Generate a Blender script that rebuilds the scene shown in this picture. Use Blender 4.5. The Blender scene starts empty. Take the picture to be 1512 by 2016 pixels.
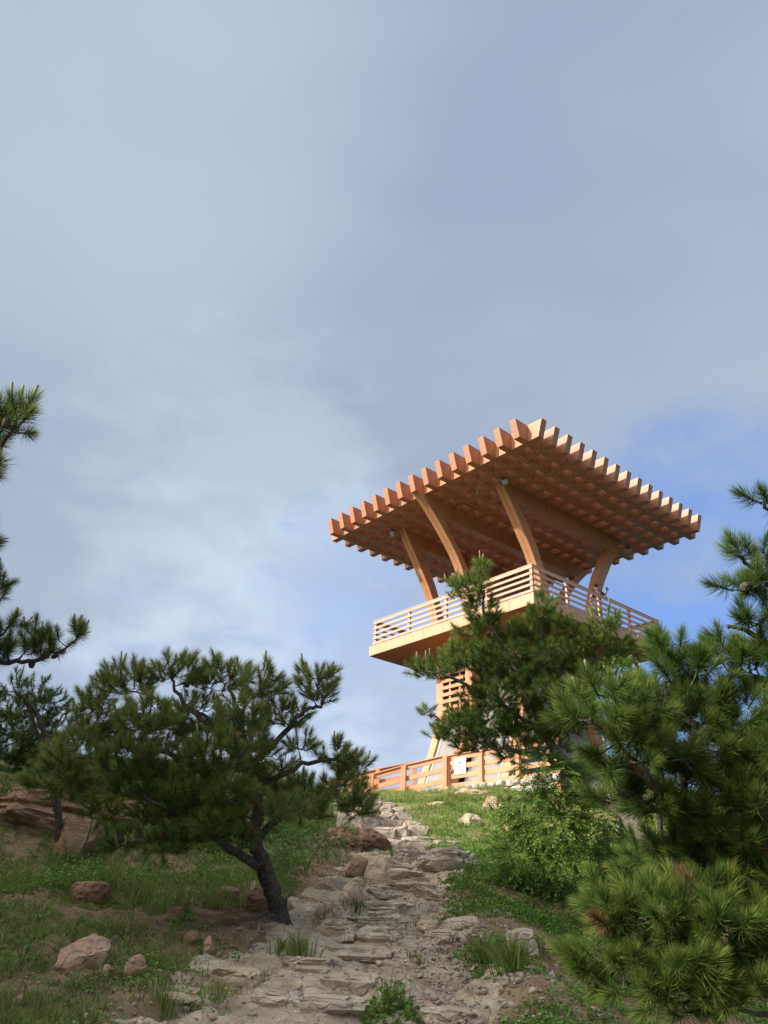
import bpy, bmesh, math, random
import numpy as np
from mathutils import Vector, Matrix

random.seed(7); RS = np.random.RandomState(11)
SC = bpy.context.scene; COL = SC.collection

# ------------------------------------------------------------------ camera
PITCH, ROLL, FPX = 0.4846, -0.0469, 1537.9
_c, _s = math.cos(PITCH), math.sin(PITCH)
R0 = np.array([1., 0, 0]); U0 = np.array([0, -_s, _c]); FW = np.array([0, _c, _s])
RT = R0*math.cos(ROLL)-U0*math.sin(ROLL); UP = R0*math.sin(ROLL)+U0*math.cos(ROLL)
cam_d = bpy.data.cameras.new('camera'); cam = bpy.data.objects.new('camera', cam_d); COL.objects.link(cam)
cam.matrix_world = Matrix(((RT[0], UP[0], -FW[0], 0), (RT[1], UP[1], -FW[1], 0), (RT[2], UP[2], -FW[2], 0), (0, 0, 0, 1)))
cam_d.sensor_fit = 'VERTICAL'; cam_d.sensor_height = 36; cam_d.sensor_width = 27
cam_d.lens = 36*FPX/2016; cam_d.clip_start = 0.05; cam_d.clip_end = 6000
SC.camera = cam

# tower frame (from the fit of the photograph)
YAW = 0.6838; TC = np.array([6.1316, 33.8848, 0.])
TU = np.array([math.cos(YAW), math.sin(YAW), 0]); TV = np.array([-math.sin(YAW), math.cos(YAW), 0])

# ------------------------------------------------------------------ light
EL = math.radians(32)
sh = -TU+0.28*TV; sh /= np.linalg.norm(sh)
SUN = np.array([sh[0]*math.cos(EL), sh[1]*math.cos(EL), math.sin(EL)])
sl = bpy.data.lights.new('sun', 'SUN'); sl.energy = 4.05; sl.angle = math.radians(0.6); sl.color = (1.0, .92, .82)
so = bpy.data.objects.new('sun', sl); COL.objects.link(so)
so.rotation_euler = Vector(-SUN).to_track_quat('-Z', 'Y').to_euler(); so.location = (-30, -30, 40)

W = bpy.data.worlds.new('World'); SC.world = W; W.use_nodes = True
nt = W.node_tree; nt.nodes.clear()
def N(t, **k):
    n = nt.nodes.new(t)
    for a, b in k.items(): setattr(n, a, b)
    return n
def math_(op, a, b=None, c=None, clamp=False):
    m = N('ShaderNodeMath', operation=op); m.use_clamp = clamp
    for i, v in enumerate((a, b, c)):
        if v is None: continue
        if isinstance(v, (int, float)): m.inputs[i].default_value = v
        else: nt.links.new(v, m.inputs[i])
    return m.outputs[0]
def mixc(f, a, b):
    m = N('ShaderNodeMix', data_type='RGBA')
    for i, v in ((0, f), (6, a), (7, b)):
        if isinstance(v, (int, float)): m.inputs[i].default_value = v
        elif isinstance(v, tuple): m.inputs[i].default_value = (*v, 1)
        else: nt.links.new(v, m.inputs[i])
    return m.outputs[2]
def smooth(x, lo, hi):
    m = N('ShaderNodeMapRange', interpolation_type='SMOOTHSTEP'); nt.links.new(x, m.inputs[0])
    m.inputs[1].default_value = lo; m.inputs[2].default_value = hi
    return m.outputs[0]
tc = N('ShaderNodeTexCoord'); D = tc.outputs['Generated']
sky = N('ShaderNodeTexSky', sky_type='NISHITA'); sky.sun_disc = False; sky.sun_elevation = EL
sky.sun_rotation = math.atan2(SUN[0], SUN[1]); sky.air_density = 1.0; sky.dust_density = .6; sky.ozone_density = 1.6
def noise(scale, detail, rough, vec=D, dist=0.):
    n = N('ShaderNodeTexNoise'); n.inputs['Scale'].default_value = scale; n.inputs['Detail'].default_value = detail
    n.inputs['Roughness'].default_value = rough; n.inputs['Distortion'].default_value = dist; nt.links.new(vec, n.inputs['Vector']); return n.outputs[0]
def dotdir(px, py):
    d = FW+RT*(px-756)/FPX+UP*(1008-py)/FPX; d /= np.linalg.norm(d)
    v = N('ShaderNodeVectorMath', operation='DOT_PRODUCT'); nt.links.new(D, v.inputs[0]); v.inputs[1].default_value = tuple(d)
    return v.outputs['Value']
# the sky's clouds: an even thin sheet with soft billows and an opening of blue beyond the tower
mp = N('ShaderNodeMapping'); nt.links.new(D, mp.inputs[0]); mp.inputs['Scale'].default_value = (1, 1, 1.9)
nbig = noise(1.6, 3, .5, mp.outputs[0]); nmid = noise(5.2, 5, .52, mp.outputs[0], .25); nfine = noise(10, 6, .55, mp.outputs[0], .3)
gap = math_('ADD', dotdir(1370, 1235), math_('MULTIPLY', math_('SUBTRACT', nmid, .5), .085))
blue = math_('MULTIPLY', smooth(gap, .952, 1.005), .95)
gap2 = math_('ADD', dotdir(720, 1170), math_('MULTIPLY', math_('SUBTRACT', nfine, .5), .035))
blue2 = math_('MULTIPLY', smooth(gap2, .990, 1.004), .45)
low = math_('MULTIPLY', smooth(math_('ADD', dotdir(540, 1460), math_('MULTIPLY', math_('SUBTRACT', nmid, .5), .12)), .93, 1.01), .95)
grey = mixc(smooth(nbig, .35, .65), (.222, .270, .360), (.268, .320, .400))
bright = mixc(smooth(nfine, .38, .64), (.315, .385, .535), (.42, .49, .60))
cl = mixc(low, grey, bright)
wl = smooth(math_('ADD', dotdir(120, 60), math_('MULTIPLY', math_('SUBTRACT', nbig, .5), .1)), .90, 1.0)
cl = mixc(math_('MULTIPLY', wl, .40), cl, (.345, .425, .48))
wisp = smooth(math_('ADD', dotdir(470, 1000), math_('MULTIPLY', math_('SUBTRACT', nfine, .5), .07)), .968, 1.0)
cl = mixc(math_('MULTIPLY', wisp, .38), cl, (.39, .465, .515))
skb = N('ShaderNodeVectorMath', operation='MULTIPLY'); nt.links.new(sky.outputs[0], skb.inputs[0]); skb.inputs[1].default_value = (.078, .083, .106)
clearsky = mixc(.55, skb.outputs[0], (.150, .285, .62))
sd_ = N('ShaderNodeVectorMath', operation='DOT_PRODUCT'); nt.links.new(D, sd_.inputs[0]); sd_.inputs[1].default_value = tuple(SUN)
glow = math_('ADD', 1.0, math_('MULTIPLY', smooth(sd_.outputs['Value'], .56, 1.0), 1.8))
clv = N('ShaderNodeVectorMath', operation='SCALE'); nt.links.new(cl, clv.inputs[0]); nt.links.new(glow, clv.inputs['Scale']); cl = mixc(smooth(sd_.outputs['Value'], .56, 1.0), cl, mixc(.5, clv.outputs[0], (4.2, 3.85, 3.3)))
cover = math_('SUBTRACT', 1.0, math_('MAXIMUM', blue, blue2), clamp=True)
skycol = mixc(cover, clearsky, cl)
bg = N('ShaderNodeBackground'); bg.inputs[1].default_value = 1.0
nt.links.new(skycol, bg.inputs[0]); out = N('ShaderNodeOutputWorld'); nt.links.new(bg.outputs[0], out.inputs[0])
vs = SC.view_settings; vs.view_transform = 'Standard'; vs.look = 'None'; vs.exposure = 0.68; vs.gamma = 1; vs.use_curve_mapping = False
SC.cycles.max_bounces = 6; SC.cycles.transparent_max_bounces = 8

# ------------------------------------------------------------------ helpers
def tag(o, label=None, cat=None, group=None, kind=None):
    if label: o['label'] = label
    if cat: o['category'] = cat
    if group: o['group'] = group
    if kind: o['kind'] = kind
    return o
def link(name, me, mat=None, parent=None):
    o = bpy.data.objects.new(name, me); COL.objects.link(o)
    if mat is not None and me is not None and len(me.materials) == 0: me.materials.append(mat)
    if parent is not None: o.parent = parent
    return o
def empty(name, loc=(0, 0, 0), rz=0.):
    o = bpy.data.objects.new(name, None); COL.objects.link(o); o.location = loc; o.rotation_euler = (0, 0, rz); o.empty_display_size = .1
    return o
def mesh_np(name, V, F, tint=None, smooth=False):
    """V (n,3); F (m,3) or (m,4) ints"""
    me = bpy.data.meshes.new(name); V = np.ascontiguousarray(V, dtype=np.float32); F = np.ascontiguousarray(F, dtype=np.int32)
    k = F.shape[1]
    me.vertices.add(len(V)); me.vertices.foreach_set('co', V.ravel())
    me.loops.add(F.size); me.loops.foreach_set('vertex_index', F.ravel())
    me.polygons.add(len(F)); me.polygons.foreach_set('loop_start', np.arange(0, F.size, k, dtype=np.int32))
    me.polygons.foreach_set('loop_total', np.full(len(F), k, dtype=np.int32))
    if smooth: me.polygons.foreach_set('use_smooth', np.ones(len(F), dtype=bool))
    if tint is not None:
        a = me.attributes.new('tint', 'FLOAT', 'POINT'); a.data.foreach_set('value', np.ascontiguousarray(tint, dtype=np.float32))
    me.update(calc_edges=True); return me

# numpy value/gradient noise
_perm = np.random.RandomState(3).permutation(512)
_g = np.random.RandomState(4).normal(size=(512, 3)); _g /= np.linalg.norm(_g, axis=1)[:, None]
def pn(x, y, z=0.):
    x, y, z = np.broadcast_arrays(np.asarray(x, float), np.asarray(y, float), np.asarray(z, float))
    xi, yi, zi = np.floor(x).astype(int), np.floor(y).astype(int), np.floor(z).astype(int)
    xf, yf, zf = x-xi, y-yi, z-zi
    f = lambda t: t*t*t*(t*(t*6-15)+10)
    u, v, w = f(xf), f(yf), f(zf); r = 0
    for a in (0, 1):
        for b in (0, 1):
            for c in (0, 1):
                h = _perm[(_perm[(_perm[(xi+a) & 511]+yi+b) & 511]+zi+c) & 511]
                g = _g[h]; d = g[..., 0]*(xf-a)+g[..., 1]*(yf-b)+g[..., 2]*(zf-c)
                r = r+d*(u if a else 1-u)*(v if b else 1-v)*(w if c else 1-w)
    return r*1.5
def fbm(x, y, z=0., oct=4, gain=.5):
    r = 0; a = 1
    for i in range(oct):
        r = r+a*pn(np.asarray(x)*2**i+i*17.3, np.asarray(y)*2**i+i*9.1, np.asarray(z)*2**i); a *= gain
    return r
def sst(x, lo, hi):
    t = np.clip((np.asarray(x, float)-lo)/(hi-lo), 0, 1); return t*t*(3-2*t)

def ray(px, py): return FW+RT*(px-756)/FPX+UP*(1008-py)/FPX
def P(px, py, depth): return ray(px, py)*depth

# ------------------------------------------------------------------ materials
class Mat:
    def __init__(s, name, rough=.8, spec=.3):
        s.m = bpy.data.materials.new(name); s.m.use_nodes = True; s.t = s.m.node_tree; s.b = s.t.nodes['Principled BSDF']
        s.b.inputs['Roughness'].default_value = rough; s.b.inputs['Specular IOR Level'].default_value = spec
    def n(s, t, **k):
        n = s.t.nodes.new(t)
        for a, b in k.items():
            if a in ('vec',): s.t.links.new(b, n.inputs['Vector'])
            elif hasattr(n, a): setattr(n, a, b)
        return n
    def L(s, a, b): s.t.links.new(a, b)
    def coord(s, scale=(1, 1, 1), kind='Object'):
        if kind == 'World': g = s.n('ShaderNodeNewGeometry').outputs['Position']
        else: g = s.n('ShaderNodeTexCoord').outputs[kind]
        m = s.n('ShaderNodeMapping'); m.inputs['Scale'].default_value = scale; s.L(g, m.inputs[0]); return m.outputs[0]
    def noise(s, vec, scale, detail=4, rough=.5, dist=0):
        n = s.n('ShaderNodeTexNoise'); s.L(vec, n.inputs['Vector'])
        n.inputs['Scale'].default_value = scale; n.inputs['Detail'].default_value = detail; n.inputs['Roughness'].default_value = rough; n.inputs['Distortion'].default_value = dist
        return n.outputs[0]
    def ramp(s, f, stops):
        r = s.n('ShaderNodeValToRGB'); s.L(f, r.inputs[0]); e = r.color_ramp.elements
        while len(e) < len(stops): e.new(.5)
        for x, (p, c) in zip(e, stops): x.position = p; x.color = (*c, 1) if len(c) == 3 else c
        return r.outputs[0]
    def mix(s, f, a, b, mode='MIX'):
        m = s.n('ShaderNodeMix', data_type='RGBA', blend_type=mode)
        for i, v in ((0, f), (6, a), (7, b)):
            if isinstance(v, (int, float)): m.inputs[i].default_value = v
            elif isinstance(v, tuple): m.inputs[i].default_value = (*v, 1)
            else: s.L(v, m.inputs[i])
        return m.outputs[2]
    def val(s, f, lo, hi, a=0., b=1.):
        m = s.n('ShaderNodeMapRange'); s.L(f, m.inputs[0])
        for i, v in zip((1, 2, 3, 4), (lo, hi, a, b)): m.inputs[i].default_value = v
        return m.outputs[0]
    def col(s, c):
        if isinstance(c, tuple): s.b.inputs['Base Color'].default_value = (*c, 1)
        else: s.L(c, s.b.inputs['Base Color'])
        return s
    def bump(s, h, strength=.3, dist=.02):
        b = s.n('ShaderNodeBump'); b.inputs['Strength'].default_value = strength; b.inputs['Distance'].default_value = dist
        s.L(h, b.inputs['Height']); s.L(b.outputs[0], s.b.inputs['Normal']); return s

def wood_mat(name, c1, c2, rough=.42):
    M = Mat(name, rough, .45); v = M.coord((1, 1, 1))
    g = M.noise(M.coord((.7, .7, 9)), 3.5, 6, .62, .3); g2 = M.noise(v, .9, 3, .5); fine = M.noise(v, 34, 3, .6)
    oi = M.n('ShaderNodeObjectInfo').outputs['Random']
    c = M.mix(M.val(g, .3, .7), c1, c2); c = M.mix(M.val(g2, .35, .65, 0, .35), c, tuple(k*.72 for k in c1))
    c = M.mix(M.val(oi, 0, 1, 0, .42), c, tuple(k*.70 for k in c2)); M.col(c)
    st = M.noise(M.coord((6, 6, .5)), 2.2, 4, .6); c = M.mix(M.val(st, .56, .72, 0, .3), c, tuple(k*.5 for k in c1)); M.col(c)
    M.bump(fine, .12, .003); return M.m
M_roof = wood_mat('orange_wood_finish', (.41, .165, .082), (.55, .265, .15))
M_arm = wood_mat('orange_panel_finish', (.46, .205, .09), (.57, .285, .14), .4)
M_fascia = wood_mat('tan_fascia_finish', (.54, .30, .165), (.63, .375, .225), .36)
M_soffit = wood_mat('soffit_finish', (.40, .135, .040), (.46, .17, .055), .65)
M_rail = wood_mat('rail_finish', (.60, .32, .21), (.71, .41, .29), .34)
M_fence = wood_mat('fence_finish', (.60, .26, .125), (.68, .33, .17), .5)

def seam_mat():
    M = Mat('dark_joint', .9); M.col((.06, .025, .012)); return M.m
M_seam = seam_mat()
def simple(name, c, rough=.6, spec=.4, metal=0, sc=12, var=.25):
    M = Mat(name, rough, spec); f = M.noise(M.coord(), sc, 4, .6)
    M.col(M.mix(M.val(f, .3, .7), tuple(k*(1-var) for k in c), c)); M.b.inputs['Metallic'].default_value = metal; M.bump(f, .1, .004); return M.m
M_grey = simple('grey_stone_tile', (.27, .25, .23), .6, sc=5)
M_greyj = simple('grey_joint', (.10, .10, .10), .9)
M_trim = simple('pale_trim', (.62, .64, .62), .4)
M_floor = simple('dark_deck_boards', (.15, .10, .075), .7)
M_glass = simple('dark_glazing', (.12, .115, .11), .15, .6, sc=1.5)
M_white = simple('white_sign_board', (.78, .80, .84), .35, sc=3, var=.06)
M_mark = simple('grey_print', (.10, .11, .11), .6)
M_black = simple('black_metal', (.03, .03, .032), .5)
M_lamp = simple('pale_lamp_housing', (.55, .57, .60), .4)
M_roofsheet = simple('white_roof_sheet', (.7, .7, .7), .5)
_t = M_roofsheet.node_tree; _tr = _t.nodes.new('ShaderNodeBsdfTranslucent'); _tr.inputs[0].default_value = (.8, .78, .74, 1); _mx = _t.nodes.new('ShaderNodeMixShader'); _mx.inputs[0].default_value = .38
_t.links.new(_t.nodes['Principled BSDF'].outputs[0], _mx.inputs[1]); _t.links.new(_tr.outputs[0], _mx.inputs[2]); _t.links.new(_mx.outputs[0], _t.nodes['Material Output'].inputs[0])
M_wall = simple('pale_stone_block', (.50, .46, .40), .85, sc=9, var=.4)

def rock_mat(name, cols, crack=.35, strata=0.0, sc=1.0, soil=False):
    M = Mat(name, .92, .15); v = M.coord((1, 1, 1), 'World')
    a = M.noise(v, 2.2*sc, 7, .62, .4); b = M.noise(v, 9*sc, 6, .65, .2); fine = M.noise(v, 55*sc, 4, .7)
    st = M.noise(M.coord((.6, .6, 7), 'World'), 3.0*sc, 5, .6, .8)
    c = M.ramp(a, [(.28, cols[0]), (.5, cols[1]), (.72, cols[2])])
    c = M.mix(M.val(b, .35, .7, 0, .55), c, cols[3]); c = M.mix(M.val(st, .5, .66, 0, .35+strata), c, tuple(k*.55 for k in cols[0]))
    vo = M.n('ShaderNodeTexVoronoi', feature='DISTANCE_TO_EDGE'); mp = M.coord((1, 1, 1.8), 'World')
    wv = M.n('ShaderNodeVectorMath', operation='ADD'); M.L(mp, wv.inputs[0])
    nn = M.n('ShaderNodeTexNoise'); M.L(v, nn.inputs['Vector']); nn.inputs['Scale'].default_value = 6; sc2 = M.n('ShaderNodeVectorMath', operation='SCALE'); M.L(nn.outputs['Color'], sc2.inputs[0]); sc2.inputs['Scale'].default_value = .35; M.L(sc2.outputs[0], wv.inputs[1])
    M.L(wv.outputs[0], vo.inputs['Vector']); vo.inputs['Scale'].default_value = 3.2*sc
    ck = M.val(vo.outputs['Distance'], 0, .028, crack, 0); c = M.mix(ck, c, tuple(k*.25 for k in cols[0]))
    c = M.mix(M.val(fine, .4, .75, 0, .3), c, tuple(min(.8, k*1.3) for k in cols[2]))
    if soil:
        so_ = M.noise(v, 1.5, 6, .7, .6); so2 = M.noise(M.coord((.5, 2.2, 1), 'World'), 3.1, 5, .65, .3); ge = M.n('ShaderNodeNewGeometry'); sx = M.n('ShaderNodeSeparateXYZ'); M.L(ge.outputs['Normal'], sx.inputs[0])
        k_ = M.mix(.5, so_, so2); c = M.mix(M.val(k_, .52, .60, 0, .8), c, M.mix(M.val(fine, .3, .7), (.13, .078, .045), (.26, .17, .105)))
    M.col(c)
    h = M.mix(.5, a, b); h = M.mix(.35, h, fine); h = M.mix(M.val(vo.outputs['Distance'], 0, .05, .5, 0), h, (0., 0., 0.)); h = M.mix(.3, h, st)
    M.bump(h, .9, .05); return M.m
M_rock_tan = rock_mat('tan_granite', [(.40, .29, .20), (.54, .43, .31), (.64, .53, .40), (.42, .30, .20)])
M_rock_pink = rock_mat('pink_granite', [(.38, .22, .14), (.52, .35, .25), (.60, .45, .33), (.40, .22, .14)])
M_rock_brown = rock_mat('red_brown_granite', [(.18, .10, .065), (.28, .165, .11), (.40, .27, .19), (.21, .12, .075)])
M_rock_grey = rock_mat('grey_pink_stone', [(.33, .26, .21), (.43, .36, .30), (.52, .45, .38), (.36, .28, .21)], .2)
M_path = rock_mat('worn_path_rock', [(.37, .29, .21), (.51, .425, .325), (.63, .55, .44), (.33, .245, .165)], .18, .15, 1.3, True)
M_ledge = rock_mat('ledge_rock', [(.40, .31, .23), (.56, .47, .365), (.68, .59, .47), (.38, .28, .19)], .3, .25, 1.2)

def leaf_mat(name, stops, trans=.25, rough=.55, spec=.3):
    M = Mat(name, rough, spec); a = M.n('ShaderNodeAttribute', attribute_name='tint').outputs['Fac']
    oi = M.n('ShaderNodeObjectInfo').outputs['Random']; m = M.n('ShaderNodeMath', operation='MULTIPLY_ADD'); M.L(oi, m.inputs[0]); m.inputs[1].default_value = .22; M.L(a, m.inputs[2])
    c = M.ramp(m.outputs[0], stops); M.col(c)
    tr = M.n('ShaderNodeBsdfTranslucent'); M.L(c, tr.inputs[0]); mx = M.n('ShaderNodeMixShader'); mx.inputs[0].default_value = trans
    M.L(M.b.outputs[0], mx.inputs[1]); M.L(tr.outputs[0], mx.inputs[2]); M.L(mx.outputs[0], M.t.nodes['Material Output'].inputs[0]); return M.m
M_needle = leaf_mat('pine_needles', [(0, (.026, .052, .014)), (.45, (.070, .130, .026)), (.8, (.145, .215, .042)), (1, (.27, .29, .08))], .28, .6, .15)
M_needle_b = leaf_mat('bluish_pine_needles', [(0, (.034, .064, .022)), (.45, (.100, .165, .040)), (.8, (.205, .265, .065)), (1, (.32, .34, .11))], .28, .6, .15)
M_dead = leaf_mat('brown_needles', [(0, (.10, .05, .025)), (.6, (.18, .095, .045)), (1, (.25, .15, .08))], .15)
M_grass = leaf_mat('grass_blades', [(0, (.05, .10, .018)), (.45, (.115, .205, .032)), (.8, (.20, .29, .055)), (1, (.33, .34, .12))], .35)
M_grassd = leaf_mat('shaded_grass_blades', [(0, (.065, .10, .022)), (.45, (.145, .22, .040)), (.8, (.24, .30, .075)), (1, (.36, .32, .14))], .35)
M_dry = leaf_mat('dry_grass_blades', [(0, (.10, .062, .035)), (.5, (.19, .13, .08)), (1, (.33, .26, .17))], .2)
M_litter = leaf_mat('fallen_needles', [(0, (.09, .038, .018)), (.5, (.17, .080, .040)), (1, (.27, .15, .08))], .1)
M_leaf = leaf_mat('broad_leaves', [(0, (.045, .10, .02)), (.45, (.10, .21, .035)), (.8, (.17, .31, .05)), (1, (.26, .36, .09))], .3, .5)
M_leaf2 = leaf_mat('bright_leaves', [(0, (.07, .14, .025)), (.45, (.12, .24, .04)), (.8, (.20, .34, .06)), (1, (.34, .44, .12))], .48, .5)
M_candle = leaf_mat('young_shoots', [(0, (.16, .17, .09)), (1, (.30, .27, .17))], 0)

def bark_mat(name, c1, c2):
    M = Mat(name, .95, .1); v = M.coord((1, 1, .45), 'World'); a = M.noise(v, 26, 5, .65, .6); vo = M.n('ShaderNodeTexVoronoi', feature='DISTANCE_TO_EDGE'); M.L(v, vo.inputs['Vector']); vo.inputs['Scale'].default_value = 34
    c = M.mix(M.val(a, .35, .65), c1, c2); c = M.mix(M.val(vo.outputs['Distance'], 0, .12, .7, 0), c, tuple(k*.35 for k in c1)); M.col(c)
    M.bump(M.mix(.5, a, vo.outputs['Distance']), .9, .02); return M.m
M_bark = bark_mat('dark_pine_bark', (.075, .062, .055), (.15, .125, .11))
M_bark2 = bark_mat('grey_pine_bark', (.16, .13, .11), (.27, .23, .20))
M_deadwood = bark_mat('bleached_wood', (.30, .26, .20), (.42, .38, .31))

def ground_mat():
    M = Mat('stony_soil', .97, .08); v = M.coord((1, 1, 1), 'World')
    a = M.noise(v, .9, 5, .6, .3); b = M.noise(v, 5, 6, .65, .3); f = M.noise(v, 48, 5, .7); g = M.noise(v, 14, 5, .7)
    c = M.ramp(b, [(.3, (.17, .105, .065)), (.5, (.27, .18, .115)), (.7, (.37, .27, .18))])
    c = M.mix(M.val(a, .45, .62, 0, .6), c, (.14, .115, .055)); c = M.mix(M.val(g, .5, .75, 0, .5), c, (.40, .30, .20)); c = M.mix(M.val(f, .45, .8, 0, .5), c, (.36, .29, .21))
    gr = M.n('ShaderNodeAttribute', attribute_name='tint').outputs['Fac']
    c = M.mix(M.val(gr, 0, 1, 0, .8), c, M.ramp(g, [(.3, (.09, .13, .03)), (.7, (.17, .19, .06))]))
    c = M.mix(M.val(gr, 1, 2, 0, 1), c, M.ramp(g, [(.3, (.022, .034, .012)), (.7, (.045, .062, .022))])); M.col(c)
    M.bump(M.mix(.45, g, f), .9, .03); return M.m
M_ground = ground_mat()
# ------------------------------------------------------------------ terrain
def path_x(y):
    return np.interp(y, [3, 5, 6.5, 8.3, 10.2, 12, 14, 17, 20, 24, 30], [-.45, -.22, -.05, .10, .42, .30, .08, -.15, -.32, -.35, -.4])
def path_w(y):
    return np.interp(y, [3, 5, 6.5, 8.3, 10.2, 11.5, 13, 16, 20, 24, 27], [1.12, 1.0, .80, .62, .60, .52, .48, .50, .42, .36, .3])
SXY = sh[:2]; PXY = np.array([-SXY[1], SXY[0]]); PXY = PXY*np.sign(PXY[0])     # towards sun / across it
def broad(x, y):
    x = np.asarray(x, float); y = np.asarray(y, float)
    ys = np.where(y < 25, y, 25+3*(1-np.exp(-np.clip(y-25, 0, 200)/3)))
    z = -1.5+.2*np.where(ys > 0, ys, ys*.5)
    z = z+.085*sst(y, 16, 26)*np.clip(x, -3, 8)-.12*sst(y, 20, 26)
    z = z-.45*np.clip(y-50, 0, 70)
    z = z-.12*np.clip(x-9, 0, 40)*sst(y, 2, 10)-.10*np.clip(-x-7, 0, 40)*sst(y, 6, 14)
    # bank of rock and earth left of the path
    bank = sst(y-.25*(x+2), 8.9, 11.2)*sst(-x, .55, 2.2)
    z = z+.85*bank*(1-sst(y, 17, 23))
    # low hollow in front on the right
    z = z-.30*sst(x, 1.0, 2.0)*(1-sst(y, 7, 10))+.10*sst(x, .6, 1.1)*(1-sst(y, 8, 11))
    # unseen ridge added behind the camera to the left, shading the foreground
    a = -(x*SXY[0]+y*SXY[1]); e = x*PXY[0]+y*PXY[1]
    hh = 14.3-4.4*sst(e, -4.4, -2.9)
    z = z+hh*np.exp(-((a+15)/6.2)**2)*sst(e, -24, -15)*(1-sst(e, 5, 12))
    return z
def rough_(x, y):
    near = 1-sst(y, 30, 60)
    return near*(.10*fbm(x*.7, y*.7, 0, 3)+.045*fbm(x*2.6, y*2.6, 3, 3)+.018*fbm(x*9, y*9, 5, 2))
def pmask(x, y):
    d = np.abs(x-path_x(y)-.12*fbm(x*0+3, y*1.1, 0, 2))/(path_w(y)*(1+.25*pn(x*0+7, y*1.7))); return 1-sst(d, .80, 1.08)
def stair(x, y):
    # worn rock ledges: treads tilt gently, risers undercut by strata
    w = y+.22*fbm(x*.9, y*.35, 2, 3)+.05*fbm(x*4, y*2, 4, 2)
    k = .62; q = w/k; f = q-np.floor(q); st = np.floor(q)+sst(f, .74, .90)
    act = sst(y, 6.2, 7.2)*(1-sst(y, 25, 27)); amp = .9*act
    return (st*k-w+.35*k)*.2*amp*1.25
def path_h(x, y):
    z = broad(x, y)+.5*rough_(x, y)+stair(x, y)
    r = fbm(x*2.0, y*5.0, 7, 4); z = z+.035*r-.045*np.clip(.18-np.abs(pn(x*1.3+5, y*3.1, 2)), 0, .18)/.18
    z = z+.034*np.abs(pn(x*5, y*9, 8))+.014*fbm(x*16, y*22, 1, 3)+.012*np.round(3*pn(x*2.2, y*4.4, 6))/3*2
    return z
def terr_h(x, y):
    m = pmask(x, y); side = broad(x, y)+rough_(x, y)+.03
    return side*(1-m)+(np.minimum(path_h(x, y), side)-.10)*m
def gh(x, y): return float(ground_np(np.array([x]), np.array([y]))[0])
def ground_np(x, y):
    x = np.asarray(x, float); y = np.asarray(y, float)
    return np.where(pmask(x, y) > .35, np.maximum(path_h(x, y), terr_h(x, y)), terr_h(x, y))
def hit(px, py, tmax=60):
    d = ray(px, py); t = np.linspace(2.5, tmax, 1600); q = t[:, None]*d[None]
    g = ground_np(q[:, 0], q[:, 1]); b = np.nonzero(q[:, 2] < g)[0]
    if len(b) == 0: return Vector(d*20)
    i = max(b[0], 1); f0 = q[i-1, 2]-g[i-1]; f1 = q[i, 2]-g[i]; tt = t[i-1]+(t[i]-t[i-1])*f0/(f0-f1)
    v = d*tt; return Vector((v[0], v[1], gh(v[0], v[1])))

def grassiness(x, y):
    n = fbm(x*.9+3, y*.9, 1, 3)
    right_up = sst(y, 10.2, 12.5)*sst(x-path_x(y)-path_w(y), -.25, .25)
    left = sst(-x, .9, 1.8)*(1-.35*sst(y, 8.6, 10.2))*(1-sst(y, 11.5, 13))
    upleft = sst(y, 12, 15)*sst(-x+path_x(y)-path_w(y), -.2, .3)
    mid = .5*sst(x, .6, 1.2)*(1-sst(y, 9, 12))
    upleft = np.maximum(upleft, 1.2*sst(y, 24, 27))
    return np.clip(np.maximum.reduce([right_up*(.85+.5*n), left*(.45+1.1*n), upleft*(.75+.5*n), mid*(.35+1.2*n)])*(1-pmask(x, y)), 0, 1)

def grid(xs, ys, hf, tf=None):
    X, Y = np.meshgrid(xs, ys); Z = hf(X.ravel(), Y.ravel()); V = np.stack([X.ravel(), Y.ravel(), Z], 1)
    nx, ny = len(xs), len(ys); i = np.arange(nx*ny).reshape(ny, nx)
    F = np.stack([i[:-1, :-1].ravel(), i[:-1, 1:].ravel(), i[1:, 1:].ravel(), i[1:, :-1].ravel()], 1)
    return V, F, (tf(X.ravel(), Y.ravel()) if tf else None)
xs = np.concatenate([-np.geomspace(900, 6.2, 46), np.linspace(-6, 8, 250), np.geomspace(8.2, 900, 46)])
ys = np.concatenate([-np.geomspace(900, .8, 60), np.linspace(-.6, 3.9, 40), np.linspace(4, 14, 260), np.linspace(14.1, 30, 170), np.geomspace(30.4, 1500, 50)])
def cover_tint(x, y):
    # dense dark scrub takes over where the slope leaves the cleared ground round the path and the tower foot
    sc_ = np.maximum.reduce([sst(y, 27.5, 29.5), sst(x, 7.5, 9.5), sst(-x, 8, 10), sst(-y, -1, 1)])
    return grassiness(x, y)*(1-sc_)+2*sc_
V_, F_, T_ = grid(xs, ys, lambda x, y: np.maximum(terr_h(x, y), -27+0*x), cover_tint)
g = link('ground', mesh_np('ground', V_, F_, T_, True), M_ground); tag(g, kind='structure')
pxs = np.linspace(-1, 1, 96); pys = np.linspace(3.0, 27, 900)
A, B = np.meshgrid(pxs, pys); PX = path_x(B)+A*path_w(B)*1.45; PZ = path_h(PX.ravel(), B.ravel())-.25*sst(np.abs(A.ravel()), .84, 1)
i = np.arange(A.size).reshape(A.shape); Fp = np.stack([i[:-1, :-1].ravel(), i[:-1, 1:].ravel(), i[1:, 1:].ravel(), i[1:, :-1].ravel()], 1)
path = link('path', mesh_np('path', np.stack([PX.ravel(), B.ravel(), PZ], 1), Fp, None, True), M_path); tag(path, kind='structure')
M_sea = simple('sea_water', (.03, .07, .10), .12, .5, sc=.02)
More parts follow.
